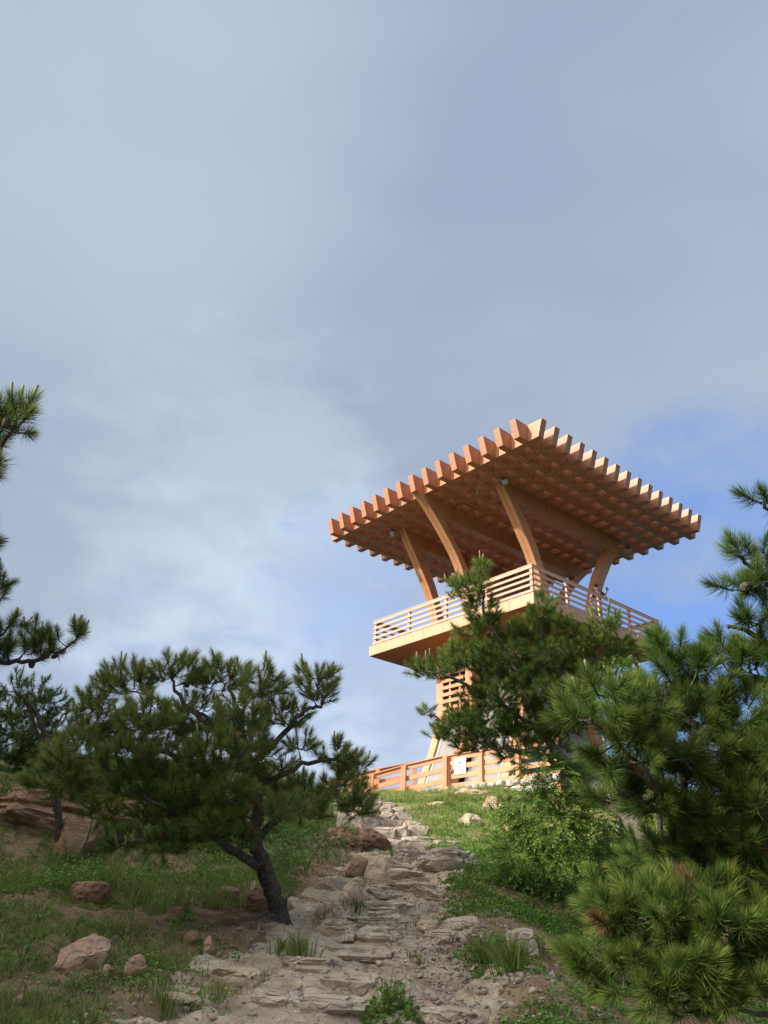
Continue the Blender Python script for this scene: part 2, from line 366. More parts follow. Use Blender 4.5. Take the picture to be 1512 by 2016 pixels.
sea = link('sea', mesh_np('sea', np.array([[-5000, -5000, -26.], [5000, -5000, -26.], [5000, 5000, -26.], [-5000, 5000, -26.]]), np.array([[0, 1, 2, 3]])), M_sea); tag(sea, kind='structure')

# ------------------------------------------------------------------ rocks
def ico(sub):
    bm = bmesh.new(); bmesh.ops.create_icosphere(bm, subdivisions=sub, radius=1); bm.verts.ensure_lookup_table()
    V = np.array([v.co[:] for v in bm.verts]); F = np.array([[v.index for v in f.verts] for f in bm.faces]); bm.free(); return V, F
ICO = {k: ico(k) for k in (1, 2, 3, 4, 5)}
def rock_mesh(w, d, h, seed, sub=4, cuts=9, box=.5, strata=0., rough=.06, cl=.62):
    r = np.random.RandomState(seed); V, F = ICO[sub]; V = V.copy()
    e = 1-box*.55; V = np.sign(V)*np.abs(V)**e; V /= max(1e-6, np.abs(V).max())
    for k in range(cuts):
        n = r.normal(size=3); n[2] *= .8; n /= np.linalg.norm(n); c = r.uniform(cl, max(.88, cl+.12)); t = V@n; m = t > c; V[m] -= ((t[m]-c)*.93)[:, None]*n
    o = r.uniform(0, 50); nz = fbm(V[:, 0]*1.6+o, V[:, 1]*1.6, V[:, 2]*1.6, 4); V *= (1+rough*1.6*nz)[:, None]
    rd = np.abs(pn(V[:, 0]*3+o, V[:, 1]*3, V[:, 2]*3)); V *= (1-.10*np.clip(.15-rd, 0, .15)/.15)[:, None]
    if strata:
        s = pn(V[:, 0]*.6+o, V[:, 1]*.6, V[:, 2]*4.5*max(1, 2*h)); s = np.sign(s)*np.abs(s)**.5; V[:, :2] *= (1+strata*s)[:, None]
    hf = fbm(V[:, 0]*6+o, V[:, 1]*6, V[:, 2]*7, 3); V *= (1+rough*.45*hf)[:, None]
    V = V*np.array([w/2, d/2, h/2]); return V, F
def rock(name, pos, w, d, h, seed, mat, rz=0, tilt=(0, 0), parent=None, sink=.33, **k):
    V, F = rock_mesh(w, d, h, seed, **k); me = mesh_np(name, V, F, None, True); me.set_sharp_from_angle(angle=.42)
    o = link(name, me, mat, parent); o.location = (pos[0], pos[1], pos[2]+h*(.5-sink)); o.rotation_euler = (tilt[0], tilt[1], rz)
    return o
def boulder(px, py, wpx, hpx, label, mat, seed, group=None, dep=.8, name='boulder', **k):
    p = hit(px, py+hpx*.42); depth = float(np.dot(np.array(p), FW)); w = wpx*depth/FPX; h = hpx*depth/FPX*1.25
    o = rock(name, (p[0], p[1]+w*dep*.35, p[2]), w, w*dep, h, seed, mat, **k); tag(o, label, 'boulder' if name == 'boulder' else 'rock', group); return o
boulder(166, 1752, 88, 56, 'rounded brown boulder among grass under the pine at left', M_rock_brown, 21, cuts=3, box=-.1, rough=.05)
boulder(143, 1880, 118, 84, 'large pinkish fractured boulder in the grass near the bottom left corner', M_rock_pink, 22, cuts=12, box=.5, strata=.05)
boulder(262, 1905, 44, 46, 'small reddish upright rock right of the large pink boulder', M_rock_pink, 23, dep=.6, box=.2)
boulder(206, 1913, 22, 28, 'tiny brown rock wedged between pink boulder and reddish upright rock', M_rock_pink, 24, sub=3)
boulder(345, 1800, 40, 30, 'small reddish rock beside a leafy weed left of the tree base', M_rock_brown, 25, sub=3, box=.1)
boulder(372, 1845, 34, 26, 'small dark red stone on the dry bank below the leafy weed', M_rock_brown, 26, sub=3)
boulder(225, 1600, 170, 70, 'dark brown rock face in the shade behind the left limb of the pine', M_rock_brown, 227, cuts=12, box=.6, strata=.1, dep=.7)
boulder(345, 1625, 120, 60, 'low reddish rock under the long left limb', M_rock_brown, 228, cuts=12, box=.5, dep=.7)
boulder(60, 1595, 330, 110, 'long layered brown rock outcrop on the left bank under the pines', M_rock_brown, 27, dep=.6, cuts=12, box=.6, strata=.10, sub=5, rz=.15, tilt=(0, .10))
boulder(132, 1650, 120, 90, 'pointed brown block split by a dark hollow below the outcrop', M_rock_brown, 28, cuts=14, box=.5, dep=.7)
boulder(445, 1755, 46, 34, 'brown rock half hidden in weeds left of the trunk', M_rock_brown, 29, sub=3)
boulder(508, 1772, 62, 50, 'tan rounded rock just behind the leaning trunk', M_rock_brown, 30, cuts=7)
boulder(455, 1812, 40, 16, 'flat reddish stone lying on dry litter below the trunk', M_rock_brown, 31, sub=3, box=.8)
boulder(408, 1862, 20, 40, 'thin upright pink rock shard on the bank beside the path', M_rock_pink, 32, sub=3, dep=.5)
boulder(455, 1928, 120, 40, 'broad pale flat rock slab at the lower left edge of the path', M_rock_tan, 33, box=.8, dep=1.2, cuts=6)
boulder(330, 1968, 110, 22, 'low pale rock strip running out of the grass at the bottom', M_rock_tan, 34, box=.8, dep=.7)
boulder(697, 1757, 50, 56, 'pale faceted rock block on the left edge of the path', M_rock_tan, 35, cuts=14, box=.7)
boulder(700, 1652, 150, 62, 'smooth red brown rock mound left of the path bend', M_rock_brown, 36, cuts=8, box=.1, dep=1.0, sub=5, tilt=(0, .12))
boulder(745, 1712, 86, 62, 'cracked tan block at the foot of the red brown mound', M_rock_tan, 37, cuts=13, box=.7)
boulder(705, 1708, 54, 44, 'brown cracked rock behind the cracked tan block', M_rock_brown, 38, cuts=12)
boulder(975, 1582, 64, 38, 'pink pyramid shaped boulder on the sunny grass slope', M_rock_pink, 39, cuts=9, box=.3)
boulder(938, 1558, 80, 20, 'long low pale rock just below the wooden fence', M_rock_pink, 40, box=.3, cuts=5)
boulder(926, 1614, 56, 30, 'jagged tan boulder in the green grass right of the steps', M_rock_tan, 41, cuts=12)
boulder(1010, 1622, 44, 30, 'brown boulder beside the dark pine twig on the slope', M_rock_pink, 42, cuts=9, sub=3)
boulder(870, 1580, 66, 12, 'low pale rock rib at the top of the grass slope', M_rock_pink, 43, box=.4, sub=3)
boulder(1075, 1632, 50, 28, 'tan rock glimpsed behind the leafy shrub', M_rock_pink, 44, sub=3)
boulder(1190, 1713, 26, 22, 'small whitish stone under the bright green shrub', M_rock_grey, 45, sub=3)
boulder(1150, 1718, 20, 14, 'tiny whitish stone beside the shrub stem', M_rock_grey, 46, sub=3)
boulder(1036, 1855, 76, 56, 'grey flat rock bedded in the red brown right bank', M_rock_grey, 47, cuts=8, box=.6, dep=.9)
boulder(818, 1893, 20, 10, 'small pale loose stone in the middle of the path', M_rock_tan, 48, sub=2)
boulder(845, 1822, 56, 26, 'rounded tan stone on the right edge of the path', M_rock_tan, 49, cuts=7, box=.5, sub=4)
boulder(630, 1795, 24, 16, 'small pinkish stone right of the trunk base', M_rock_pink, 50, sub=3)
boulder(648, 1806, 20, 16, 'pinkish broken stone beside the small one near the trunk', M_rock_pink, 51, sub=3)
# path ledges and the laid stones of the steps: parts of the path
def step_row(y_px, x0, x1, n, hpx, seed, mat=M_rock_grey, dep=.42, box=.75, strata=0., cuts=8, jit=3):
    r = np.random.RandomState(seed); cuts_x = np.linspace(x0, x1, n+1); cuts_x[1:-1] += r.uniform(-.2, .2, n-1)*(x1-x0)/n
    for k in range(n):
        cx = (cuts_x[k]+cuts_x[k+1])/2; p = hit(cx, y_px+r.uniform(-jit, jit)*.4+hpx*.35); dd = float(np.dot(np.array(p), FW))
        w = (cuts_x[k+1]-cuts_x[k])*dd/FPX*1.16; h = hpx*dd/FPX*1.7*r.uniform(.95, 1.15)
        rock('stone', (p[0], p[1]+dep*.4, p[2]), w, dep*r.uniform(.9, 1.2), h, seed*31+k, mat, rz=r.uniform(-.09, .09), parent=path, sink=.30, box=1.15, cl=.98, cuts=cuts, strata=strata, sub=4, tilt=(r.uniform(-.05, .05), r.uniform(-.04, .04)), rough=.05)
step_row(1576, 722, 752, 1, 8, 1); step_row(1588, 722, 782, 2, 10, 2); step_row(1600, 722, 796, 3, 13, 3)
step_row(1612, 708, 812, 3, 12, 4); step_row(1626, 712, 828, 3, 13, 5); step_row(1641, 735, 844, 3, 16, 6)
step_row(1655, 800, 872, 1, 8, 7); step_row(1668, 790, 905, 2, 14, 8, box=.6)
def ledge(cx, y, wpx, hpx, seed, dep=.5, mat=M_ledge, **k):
    p = hit(cx, y+hpx*.4); dd = float(np.dot(np.array(p), FW))
    kw = dict(box=1.05, cuts=14, cl=.85, strata=.04, sub=5, rough=.09); kw.update(k)
    rock('stone', (p[0], p[1]+dep*.42, p[2]), wpx*dd/FPX, dep, hpx*dd/FPX*1.7, seed, mat, parent=path, sink=.32, **kw)
ledge(885, 1700, 150, 42, 61, .9, M_rock_grey, strata=.05); ledge(815, 1700, 80, 30, 62, .6, M_rock_grey); ledge(775, 1722, 130, 30, 63, .6)
ledge(826, 1738, 130, 14, 64, .35); ledge(778, 1760, 120, 24, 65, .4); ledge(855, 1762, 100, 24, 66, .4)
ledge(745, 1792, 150, 26, 67, .45); ledge(740, 1822, 120, 20, 68, .4); ledge(660, 1838, 90, 34, 69, .4); ledge(745, 1848, 110, 26, 70, .4)
ledge(870, 1850, 70, 22, 71, .35); ledge(700, 1880, 150, 22, 72, .45); ledge(610, 1905, 120, 22, 73, .4, sub=4)
ledge(700, 1945, 140, 30, 74, .35, sub=4); ledge(650, 1990, 160, 26, 75, .3, sub=4); ledge(880, 2000, 120, 20, 76, .3, sub=4); ledge(540, 1975, 100, 24, 77, .3, sub=4)
# gravel: loose bits, far too many to count
def scatter_stones(name, n, region, smin, smax, mat, seed):
    r = np.random.RandomState(seed); base, bf = ICO[1]; Vs, Fs = [], []; off = 0
    for k in range(n):
        x, y = region(r); z = gh(x, y) if False else 0; s = smin*(smax/smin)**(r.rand()**2)
        v = base*(1+.28*r.normal(size=(len(base), 1)))*np.array([s, s*r.uniform(.6, 1), s*r.uniform(.4, .8)]); a = r.uniform(0, 6.28)
        v = np.stack([v[:, 0]*math.cos(a)-v[:, 1]*math.sin(a)+x, v[:, 0]*math.sin(a)+v[:, 1]*math.cos(a)+y, v[:, 2]], 1); Vs.append(v); Fs.append(bf+off); off += len(v)
    V = np.concatenate(Vs); c = V.reshape(n, -1, 3).mean(1); z = ground_np(c[:, 0], c[:, 1]); V[:, 2] += np.repeat(z+.004, len(base))
    o = link(name, mesh_np(name, V, np.concatenate(Fs)), mat); return o
def reg_path(r):
    y = 4.2+9*r.rand()**1.6; return float(path_x(y)+path_w(y)*r.uniform(-1.2, 1.25)), y
def reg_right(r):
    y = r.uniform(4.4, 8.2); return float(path_x(y)+path_w(y)*(.55+.55*abs(r.normal()))), y
def reg_left(r):
    y = r.uniform(4.5, 8.5); return float(-.9-2.6*r.rand()), y
tag(scatter_stones('gravel', 3300, reg_path, .005, .028, M_rock_tan, 5), 'loose tan grit and small stones strewn over the worn path', 'gravel', kind='stuff')
tag(scatter_stones('gravel', 1500, reg_right, .006, .034, M_rock_grey, 6), 'whitish broken stones along the right edge of the path', 'gravel', kind='stuff')
tag(scatter_stones('gravel', 420, reg_left, .006, .03, M_rock_pink, 8), 'scattered pinkish chips among the grass on the left', 'gravel', kind='stuff')
# ------------------------------------------------------------------ tower
ZR = 16.82; GS, GT = .8083, .8485; EU, EV = 7*GS+.652, 7*GT+.653; BW = .30; BH = .75
tower = empty('observation_tower', tuple(TC), YAW)
tag(tower, 'orange wooden observation tower with lattice roof and railed deck on the hilltop', 'tower')
def poly_prism(pts, t0, t1, axis='v'):
    """outline pts in (u,z), extruded from t0 to t1 along v"""
    n = len(pts); V = [(p[0], t0, p[1]) for p in pts]+[(p[0], t1, p[1]) for p in pts]
    F = [list(range(n))[::-1], [n+i for i in range(n)]]+[[i, (i+1) % n, n+(i+1) % n, n+i] for i in range(n)]
    me = bpy.data.meshes.new('part'); me.from_pydata(V, [], F); bm = bmesh.new(); bm.from_mesh(me); bmesh.ops.recalc_face_normals(bm, faces=bm.faces); bm.to_mesh(me); bm.free(); return me
def bevel_mesh(me, w):
    bm = bmesh.new(); bm.from_mesh(me); bmesh.ops.bevel(bm, geom=list(bm.edges), offset=w, segments=1, affect='EDGES', profile=.5); bm.to_mesh(me); bm.free(); return me
def box_mesh(x0, x1, y0, y1, z0, z1, bev=0.):
    me = bpy.data.meshes.new('box'); bm = bmesh.new()
    vs_ = [bm.verts.new((x, y, z)) for x in (x0, x1) for y in (y0, y1) for z in (z0, z1)]
    for f in ((0, 1, 3, 2), (4, 6, 7, 5), (0, 4, 5, 1), (2, 3, 7, 6), (0, 2, 6, 4), (1, 5, 7, 3)): bm.faces.new([vs_[i] for i in f])
    bmesh.ops.recalc_face_normals(bm, faces=bm.faces)
    if bev: bmesh.ops.bevel(bm, geom=list(bm.edges), offset=bev, segments=1, affect='EDGES')
    bm.to_mesh(me); bm.free(); return me
def part(name, me, mat, parent=tower): return link(name, me, mat, parent)
# roof beams, ends cut so that the top overhangs
SL = .22
def beam_mesh(E, w, zoff):
    pts = [(-E, ZR+zoff), (E, ZR+zoff), (E+SL, ZR+BH-zoff), (-E-SL, ZR+BH-zoff)]
    return bevel_mesh(poly_prism(pts, -w/2, w/2), .006)
mu = beam_mesh(EU, BW, .004); mv = beam_mesh(EV, BW, 0)
for j in range(15):
    o = part('roof_beam', mu, M_roof); o.location = (0, (j-7)*GT, 0)
    o = part('roof_beam', mv, M_roof); o.location = ((j-7)*GS, 0, 0); o.rotation_euler = (0, 0, math.pi/2)
# thin joint lines where the cladding sheets of each beam meet
jv = []
for k_ in range(-5, 6):
    jv.append((k_*1.14-.006, k_*1.14+.006))
def beam_joints(lst, w):
    V, F = [], []
    for a, b in lst:
        for x0, x1, y0, y1, z0, z1 in ((a, b, -w/2-.0025, w/2+.0025, ZR-.0035, ZR+BH-.01),):
            n0 = len(V); V += [(x, y, z) for x in (x0, x1) for y in (y0, y1) for z in (z0, z1)]; F += [[n0+i for i in f] for f in ((0, 1, 3, 2), (4, 6, 7, 5), (0, 4, 5, 1), (2, 3, 7, 6), (0, 2, 6, 4), (1, 5, 7, 3))]
    me = bpy.data.meshes.new('joint'); me.from_pydata(V, [], F); me.materials.append(M_seam); return me
jm = beam_joints(jv, BW)
for o in [o for o in bpy.data.objects if o.name.startswith('roof_beam')]:
    c = bpy.data.objects.new('joint', jm); COL.objects.link(c); c.parent = o; c['kind'] = 'stuff'
# girders and arms
def girder(v, ue, w=.44):
    g_ = part('girder', box_mesh(-ue, ue, v-w/2+.01, v+w/2-.01, 16.12, ZR+.01, .006), M_arm)
    for k in range(-3, 4):
        if abs(k*1.35) < ue-.2: part('joint', box_mesh(k*1.35-.008, k*1.35+.008, v-w/2+.007, v+w/2-.007, 16.116, ZR-.01), M_seam, g_)
def interp_curve(pts, n=4):
    pts = [Vector((p[0], 0, p[1])) for p in pts]; out = []
    for i in range(len(pts)-1):
        p0 = pts[max(i-1, 0)]; p1 = pts[i]; p2 = pts[i+1]; p3 = pts[min(i+2, len(pts)-1)]
        for k in range(n):
            t = k/n; q = .5*((2*p1)+(-p0+p2)*t+(2*p0-5*p1+4*p2-p3)*t*t+(-p0+3*p1-3*p2+p3)*t**3); out.append((q.x, q.z))
    out.append((pts[-1].x, pts[-1].z)); return out
CO = [(4.28, ZR+.02), (3.86, 16.2), (3.38, 15.5), (2.97, 14.85), (2.62, 14.3), (2.36, 13.8), (2.12, 13.2), (1.96, 12.5), (1.88, 11.9), (1.86, 11.26)]
CI = [(3.45, ZR+.02), (3.22, 16.05), (2.85, 15.55), (2.20, 14.55), (1.80, 13.6), (1.55, 12.8), (1.42, 12.0), (1.38, 11.26)]
MO = [(6.15, ZR+.02), (5.52, 16.33), (4.87, 15.7), (4.26, 15.03), (3.83, 14.5), (3.48, 13.9), (3.22, 13.2), (3.05, 12.4), (3.0, 11.26)]
MI = [(5.35, ZR+.02), (4.72, 16.1), (3.93, 15.15), (3.40, 14.45), (2.93, 13.62), (2.64, 12.8), (2.5, 12.0), (2.46, 11.26)]
def arm(sgn, v, O, I, w=.44):
    o_ = interp_curve(O); i_ = interp_curve(I); pts = [(sgn*a, b) for a, b in o_]+[(sgn*a, b) for a, b in i_[::-1]]
    me = bevel_mesh(poly_prism(pts, v-w/2, v+w/2), .008); a_ = part('curved_arm', me, M_arm)
    # groove down the outer face and panel joints across
    gp = [(sgn*(a+.002), b) for a, b in o_]+[(sgn*(a-.03), b) for a, b in o_[::-1]]
    part('joint', poly_prism(gp, v-.007, v+.007), M_seam, a_)
    for z in (15.45, 14.0, 12.6):
        uo = sgn*np.interp(z, [b for a, b in o_][::-1], [a for a, b in o_][::-1]); ui = sgn*np.interp(z, [b for a, b in i_][::-1], [a for a, b in i_][::-1])
        dz = .30*(abs(uo)-abs(ui))*.6
        part('joint', poly_prism([(uo+sgn*.003, z+dz-.008), (uo+sgn*.003, z+dz+.008), (ui-sgn*.003, z-dz+.008), (ui-sgn*.003, z-dz-.008)], v-w/2-.003, v+w/2+.003), M_seam, a_)
for v in (-3.12, 3.12):
    girder(v, 3.5)
    for s in (-1, 1): arm(s, v, CO, CI)
girder(0, 5.3)
for s in (-1, 1): arm(s, 0, MO, MI)
# deck
AU, AV = 4.44, 4.868; ZB, ZT = 10.83, 11.28
part('deck_slab', box_mesh(-AU+.06, AU-.06, -AV+.06, AV-.06, ZB+.05, ZT-.01), M_seam)
part('deck_floor', box_mesh(-AU+.03, AU-.03, -AV+.03, AV-.03, ZT-.009, ZT+.02), M_floor)
def panels(n, total):
    e = np.linspace(-total, total, n+1); return list(zip(e[:-1], e[1:]))
for a, b in panels(8, AV):
    for s in (-1, 1): part('fascia_panel', box_mesh(*sorted((s*(AU-.055), s*AU)), a+.006, b-.006, ZB, ZT, .004), M_fascia)
for a, b in panels(7, AU-.06):
    for s in (-1, 1): part('fascia_panel', box_mesh(a+.006, b-.006, *sorted((s*(AV-.055), s*AV)), ZB, ZT, .004), M_fascia)
for a, b in panels(4, AU-.058):
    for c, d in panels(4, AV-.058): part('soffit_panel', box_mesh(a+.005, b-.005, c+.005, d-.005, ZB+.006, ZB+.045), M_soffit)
# railing: five boards a side outside the posts
RU, RV = AU-.10, AV-.10; H0 = 11.37
levels = [(H0, .105), (H0+.255, .10), (H0+.495, .10), (H0+.735, .10), (H0+.985, .125)]
for z, h in levels:
    for s in (-1, 1):
        part('rail', box_mesh(*sorted((s*(RU-.035), s*RU)), -RV, RV, z, z+h, .005), M_rail)
        part('rail', box_mesh(-RU+.037, RU-.037, *sorted((s*(RV-.035), s*(RV+.002))), z+.002, z+h-.002, .005), M_rail)
for s in (-1, 1):
    for k in range(5):
        part('railing_post', box_mesh(*sorted((s*(RU-.037), s*(RU-.14))), -RV+.04+k*(2*RV-.2)/4, -RV+.16+k*(2*RV-.2)/4, ZT+.02, H0+1.10, .004), M_rail)
        if 0 < k < 4: part('railing_post', box_mesh(-RU+.04+k*(2*RU-.2)/4, -RU+.16+k*(2*RU-.2)/4, *sorted((s*(RV-.037), s*(RV-.14))), ZT+.02, H0+1.10, .004), M_rail)
for s in (-1, 1):
    part('top_rail', box_mesh(*sorted((s*(RU-.16), s*(RU+.012))), -RV-.01, RV+.01, H0+1.115, H0+1.15, .005), M_rail)
    part('top_rail', box_mesh(-RU+.165, RU-.165, *sorted((s*(RV-.16), s*(RV+.012))), H0+1.113, H0+1.148, .005), M_rail)
# shaft: tiled core
SU, SV = 2.3, 2.2
part('core_wall', box_mesh(-SU+.03, SU-.03, -SV+.03, SV-.03, 3.4, ZB+.04), M_greyj)
nz = 13; zs = np.linspace(4.0, ZB, nz+1)
for k in range(nz):
    ofs = .45 if k % 2 else 0
    for lim, ax in ((SU, 0), (SV, 1)):
        e = [-lim]+[t for t in np.arange(-lim+.9-ofs, lim-.2, .9)]+[lim]
        for a, b in zip(e[:-1], e[1:]):
            for s in (-1, 1):
                if s > 0 and ax == 0: continue
                if ax == 0: me = box_mesh(a+.006, b-.006, -SV, -SV+.028, zs[k]+.006, zs[k+1]-.006, .003)
                else: me = box_mesh(*sorted((s*SU, s*(SU-.028))), a+.006, b-.006, zs[k]+.006, zs[k+1]-.006, .003)
                part('wall_tile', me, M_grey)
# lower legs, splayed outward at the foot
LC = [(2.42, ZB), (2.42, 8.3), (2.52, 7.5), (2.85, 6.5), (3.42, 5.15), (4.05, 3.6)]; LCI = [(2.02, ZB), (2.02, 8.1), (2.10, 7.3), (2.38, 6.5), (2.90, 5.15), (3.5, 3.6)]
LB = [(2.95, ZB), (2.95, 7.9), (3.12, 7.2), (3.55, 6.35), (4.2, 5.2), (5.0, 3.7)]; LBI = [(2.45, ZB), (2.45, 7.8), (2.6, 7.1), (3.0, 6.3), (3.62, 5.2), (4.4, 3.7)]
for s in (-1, 1):
    for v, O, I in ((2.3, LC, LCI), (-2.3, LC, LCI), (0, LB, LBI)):
        o_, i_ = interp_curve(O), interp_curve(I); part('splayed_leg', bevel_mesh(poly_prism([(s*a, b) for a, b in o_]+[(s*a, b) for a, b in i_[::-1]], v-.19, v+.19), .008), M_fence)
    # sloping panels and pale trims between the legs
    for va, vb in ((.19, 2.11), (-2.11, -.19)):
        pp = [(s*2.36, 8.1), (s*2.44, 7.3), (s*2.76, 6.4), (s*3.4, 5.1), (s*4.1, 3.6)]
        part('sloping_panel', poly_prism(pp+[(a-s*.06, b) for a, b in pp[::-1]], va+.002, vb-.002), M_grey)
        for vv in (va+.07, vb-.15):
            part('panel_trim', poly_prism([(a+s*.03, b) for a, b in pp]+[(a-s*.02, b) for a, b in pp[::-1]], vv, vv+.08), M_trim)
    # slatted screen high on the shaft
    for k in range(9):
        z = 7.95+k*.30; part('screen_slat', box_mesh(*sorted((s*2.47, s*2.51)), .21, 2.10, z, z+.15, .004), M_fence)
    for vv in (.24, .95, 1.55, 2.02): part('screen_post', box_mesh(*sorted((s*2.38, s*2.465)), vv, vv+.08, 7.9, ZB-.02), M_rail)
    part('screen_shadow_board', box_mesh(*sorted((s*2.315, s*2.33)), .2, 2.1, 7.9, ZB-.02), M_glass)  # dark sheet standing in for the shade behind the slats

def toworld(u, v, z): q = TC+TU*u+TV*v; return Vector((q[0], q[1], z))
def tube(pts, rad, seg=6, closed_ends=True):
    """pts list of vectors, rad list -> verts, quads"""
    pts = [np.array(p, float) for p in pts]; V = []; up0 = np.array([.13, .21, .97]); a_prev = None
    for i, p in enumerate(pts):
        t = pts[min(i+1, len(pts)-1)]-pts[max(i-1, 0)]; t = t/(np.linalg.norm(t)+1e-9)
        a = np.cross(t, up0 if a_prev is None else np.cross(a_prev, t)); 
        if a_prev is not None: a = a_prev-t*np.dot(a_prev, t)
        a = a/(np.linalg.norm(a)+1e-9); a_prev = a; b = np.cross(t, a)
        for k in range(seg):
            th = 2*math.pi*k/seg; V.append(p+rad[i]*(math.cos(th)*a+math.sin(th)*b))
    F = [[i*seg+k, i*seg+(k+1) % seg, (i+1)*seg+(k+1) % seg, (i+1)*seg+k] for i in range(len(pts)-1) for k in range(seg)]
    return np.array(V), np.array(F)
def tube_obj(name, pts, rad, mat, parent=None, seg=6):
    V, F = tube(pts, rad, seg); return link(name, mesh_np(name, V, F, None, True), mat, parent)
# floodlights under the roof, each with its bracket and cable
def floodlight(u, v, label, tilt):
    e_ = empty('floodlight', toworld(u, v, ZR), YAW+tilt); tag(e_, label, 'floodlight', 'floodlights under the lattice roof')
    link('bracket', box_mesh(-.03, .03, -.10, .10, -.10, -.02), M_black, e_); link('yoke', box_mesh(-.11, -.09, -.05, .05, -.22, -.06), M_black, e_)
    h = link('lamp_housing', box_mesh(-.12, .14, -.10, .10, -.34, -.16, .02), M_lamp, e_); h.rotation_euler = (0, .3, 0)
    l = link('lens', box_mesh(.141, .150, -.09, .09, -.33, -.17), M_black, e_); l.rotation_euler = (0, .3, 0)
    tube_obj('cable', [(-.05, -.25, -.01), (-.08, -.2, -.14), (-.02, -.12, -.2), (0, -.05, -.12)], [.008]*4, M_black, e_)
floodlight(-4.45, -3.55, 'pale floodlight beside the top of the near curved arm', 2.4)
floodlight(-4.45, 3.5, 'dark backed floodlight beside the top of the leftmost curved arm', .6)
floodlight(4.9, -3.3, 'small pale floodlight beside the top of the right curved arm', 1.2)
sp = toworld(-4.7, -2.3, 0)
hk = tube_obj('hanging_strip', [(sp.x, sp.y, ZR), (sp.x+.01, sp.y, ZR-.22), (sp.x, sp.y, ZR-.42)], [.012, .02, .018], M_trim); tag(hk, 'short pale strip hanging from the lattice near the near curved arm', 'strip')

# fences at the foot of the tower
def bar(name, a, b, w, h, mat, parent):
    a = Vector(a); b = Vector(b); d = b-a; L_ = d.length; me = box_mesh(0, L_, -w/2, w/2, -h/2, h/2, .004); o = link(name, me, mat, parent)
    d.normalize(); y = Vector((0, 0, 1)).cross(d).normalized(); z = d.cross(y); o.matrix_local = Matrix(((d.x, y.x, z.x, a.x), (d.y, y.y, z.y, a.y), (d.z, y.z, z.z, a.z), (0, 0, 0, 1))); return o
def fence(pts, label, H, nrails, post_t, group='wooden fences around the tower foot', cap=True):
    root = empty('wooden_fence', (0, 0, 0)); tag(root, label, 'fence', group); pts = [Vector(p) for p in pts]
    for a, b in zip(pts[:-1], pts[1:]):
        for k in range(nrails):
            dz = -.07-k*(H-.1)/(nrails-1) if nrails > 1 else 0
            bar('rail', a+Vector((0, 0, dz)), b+Vector((0, 0, dz)), .05, .155, M_fence, root)
        if cap: bar('top_rail', a+Vector((0, 0, .012)), b+Vector((0, 0, .012)), .16, .035, M_fence, root)
        n = max(1, int(round((b-a).length/post_t)))
        for i in range(n+1):
            q = a.lerp(b, i/n); yv = (b-a).normalized().cross(Vector((0, 0, 1))).normalized()
            c = q-yv*.085; o = link('post', box_mesh(-.075, .075, -.06, .06, -H-.5, -.008, .004), M_fence, root); o.location = c; o.rotation_euler = (0, 0, math.atan2((b-a).y, (b-a).x))
    return root
FD = 26.3; f0 = Vector(P(885, 1489, FD)); fr = f0-Vector(TV)*4.6
fence([fr, f0], 'orange wooden fence with four rails in front of the tower foot', 1.0, 4, 1.55)
f1 = Vector(P(797, 1508, FD+.4)); f2 = Vector(P(733, 1526, FD+.5)); f3 = Vector(P(690, 1540, FD+.4))
fence([f0+Vector((-.12, -.02, 0)), f1, f2, f3], 'orange wooden fence sloping down to the left along the ramp', .82, 3, 1.9)
fence([P(817, 1501, FD+2.2), P(745, 1515, FD+2.2), P(640, 1540, FD+2.2)], 'orange wooden fence on the far side of the ramp', .85, 3, 1.9)
ramp = link('ramp', poly_prism([(0, 0), (4, 0), (4, .2), (0, .2)], 0, 1), M_fence)
rv = [f0+Vector((.3, .15, -1.02)), f1+Vector((0, .15, -.95)), f2+Vector((0, .15, -.92)), f3+Vector((0, .15, -.95))]; rv2 = [v+Vector((.25, 1.8, 0)) for v in rv]
ramp.data = bpy.data.meshes.new('ramp'); n_ = len(rv)
ramp.data.from_pydata([tuple(v) for v in rv+rv2]+[tuple(v-Vector((0, 0, .25))) for v in rv+rv2], [], [[i, i+1, n_+i+1, n_+i] for i in range(n_-1)]+[[2*n_+i, 2*n_+i+1, i+1, i] for i in range(n_-1)]); ramp.data.materials.append(M_fence)
tag(ramp, 'orange boarded ramp between the two sloping fences', 'ramp')
# warning sign on the fence
_t = min(np.linspace(0, 3, 600), key=lambda t: abs(756+FPX*((np.array(f0)-TV*t)@RT)/((np.array(f0)-TV*t)@FW)-907.5)); _q = np.array(f0)-TV*_t
sg = empty('warning_sign', (_q[0], _q[1], P(907.5, 1510, float(_q@FW))[2]), YAW+math.pi/2); tag(sg, 'white square warning board with a triangle fixed to the fence', 'sign')
def signbox(n_, y0, y1, z0, z1, x, mat, rot=0): 
    o = link(n_, box_mesh(x-.004, x+.004, y0, y1, z0, z1), mat, sg); o.rotation_euler = (0, 0, math.pi/2); return o
sb = link('board', box_mesh(-.27, .27, -.012, .012, -.27, .27, .004), M_white, sg); sb.location = (0, .045, 0)
def signbar(a, b, w=.022):
    a = Vector((a[0], 0, a[1])); b = Vector((b[0], 0, b[1])); d = (b-a); o = link('print', box_mesh(0, d.length, -.002, .002, -w/2, w/2), M_mark, sb)
    o.rotation_euler = (0, -math.atan2(d.z, d.x), 0); o.location = (a.x, .0165, a.z); return o
signbar((-.075, -.02), (.075, -.02)); signbar((-.075, -.02), (0, .15)); signbar((.075, -.02), (0, .15)); signbar((0, .03), (0, .10), .014); signbar((-.007, .008), (.007, .008), .014)
for sx_ in (-.24, .24):
    for sz_ in (-.24, .24):
        signbar((sx_-.008, sz_), (sx_+.008, sz_), .016)
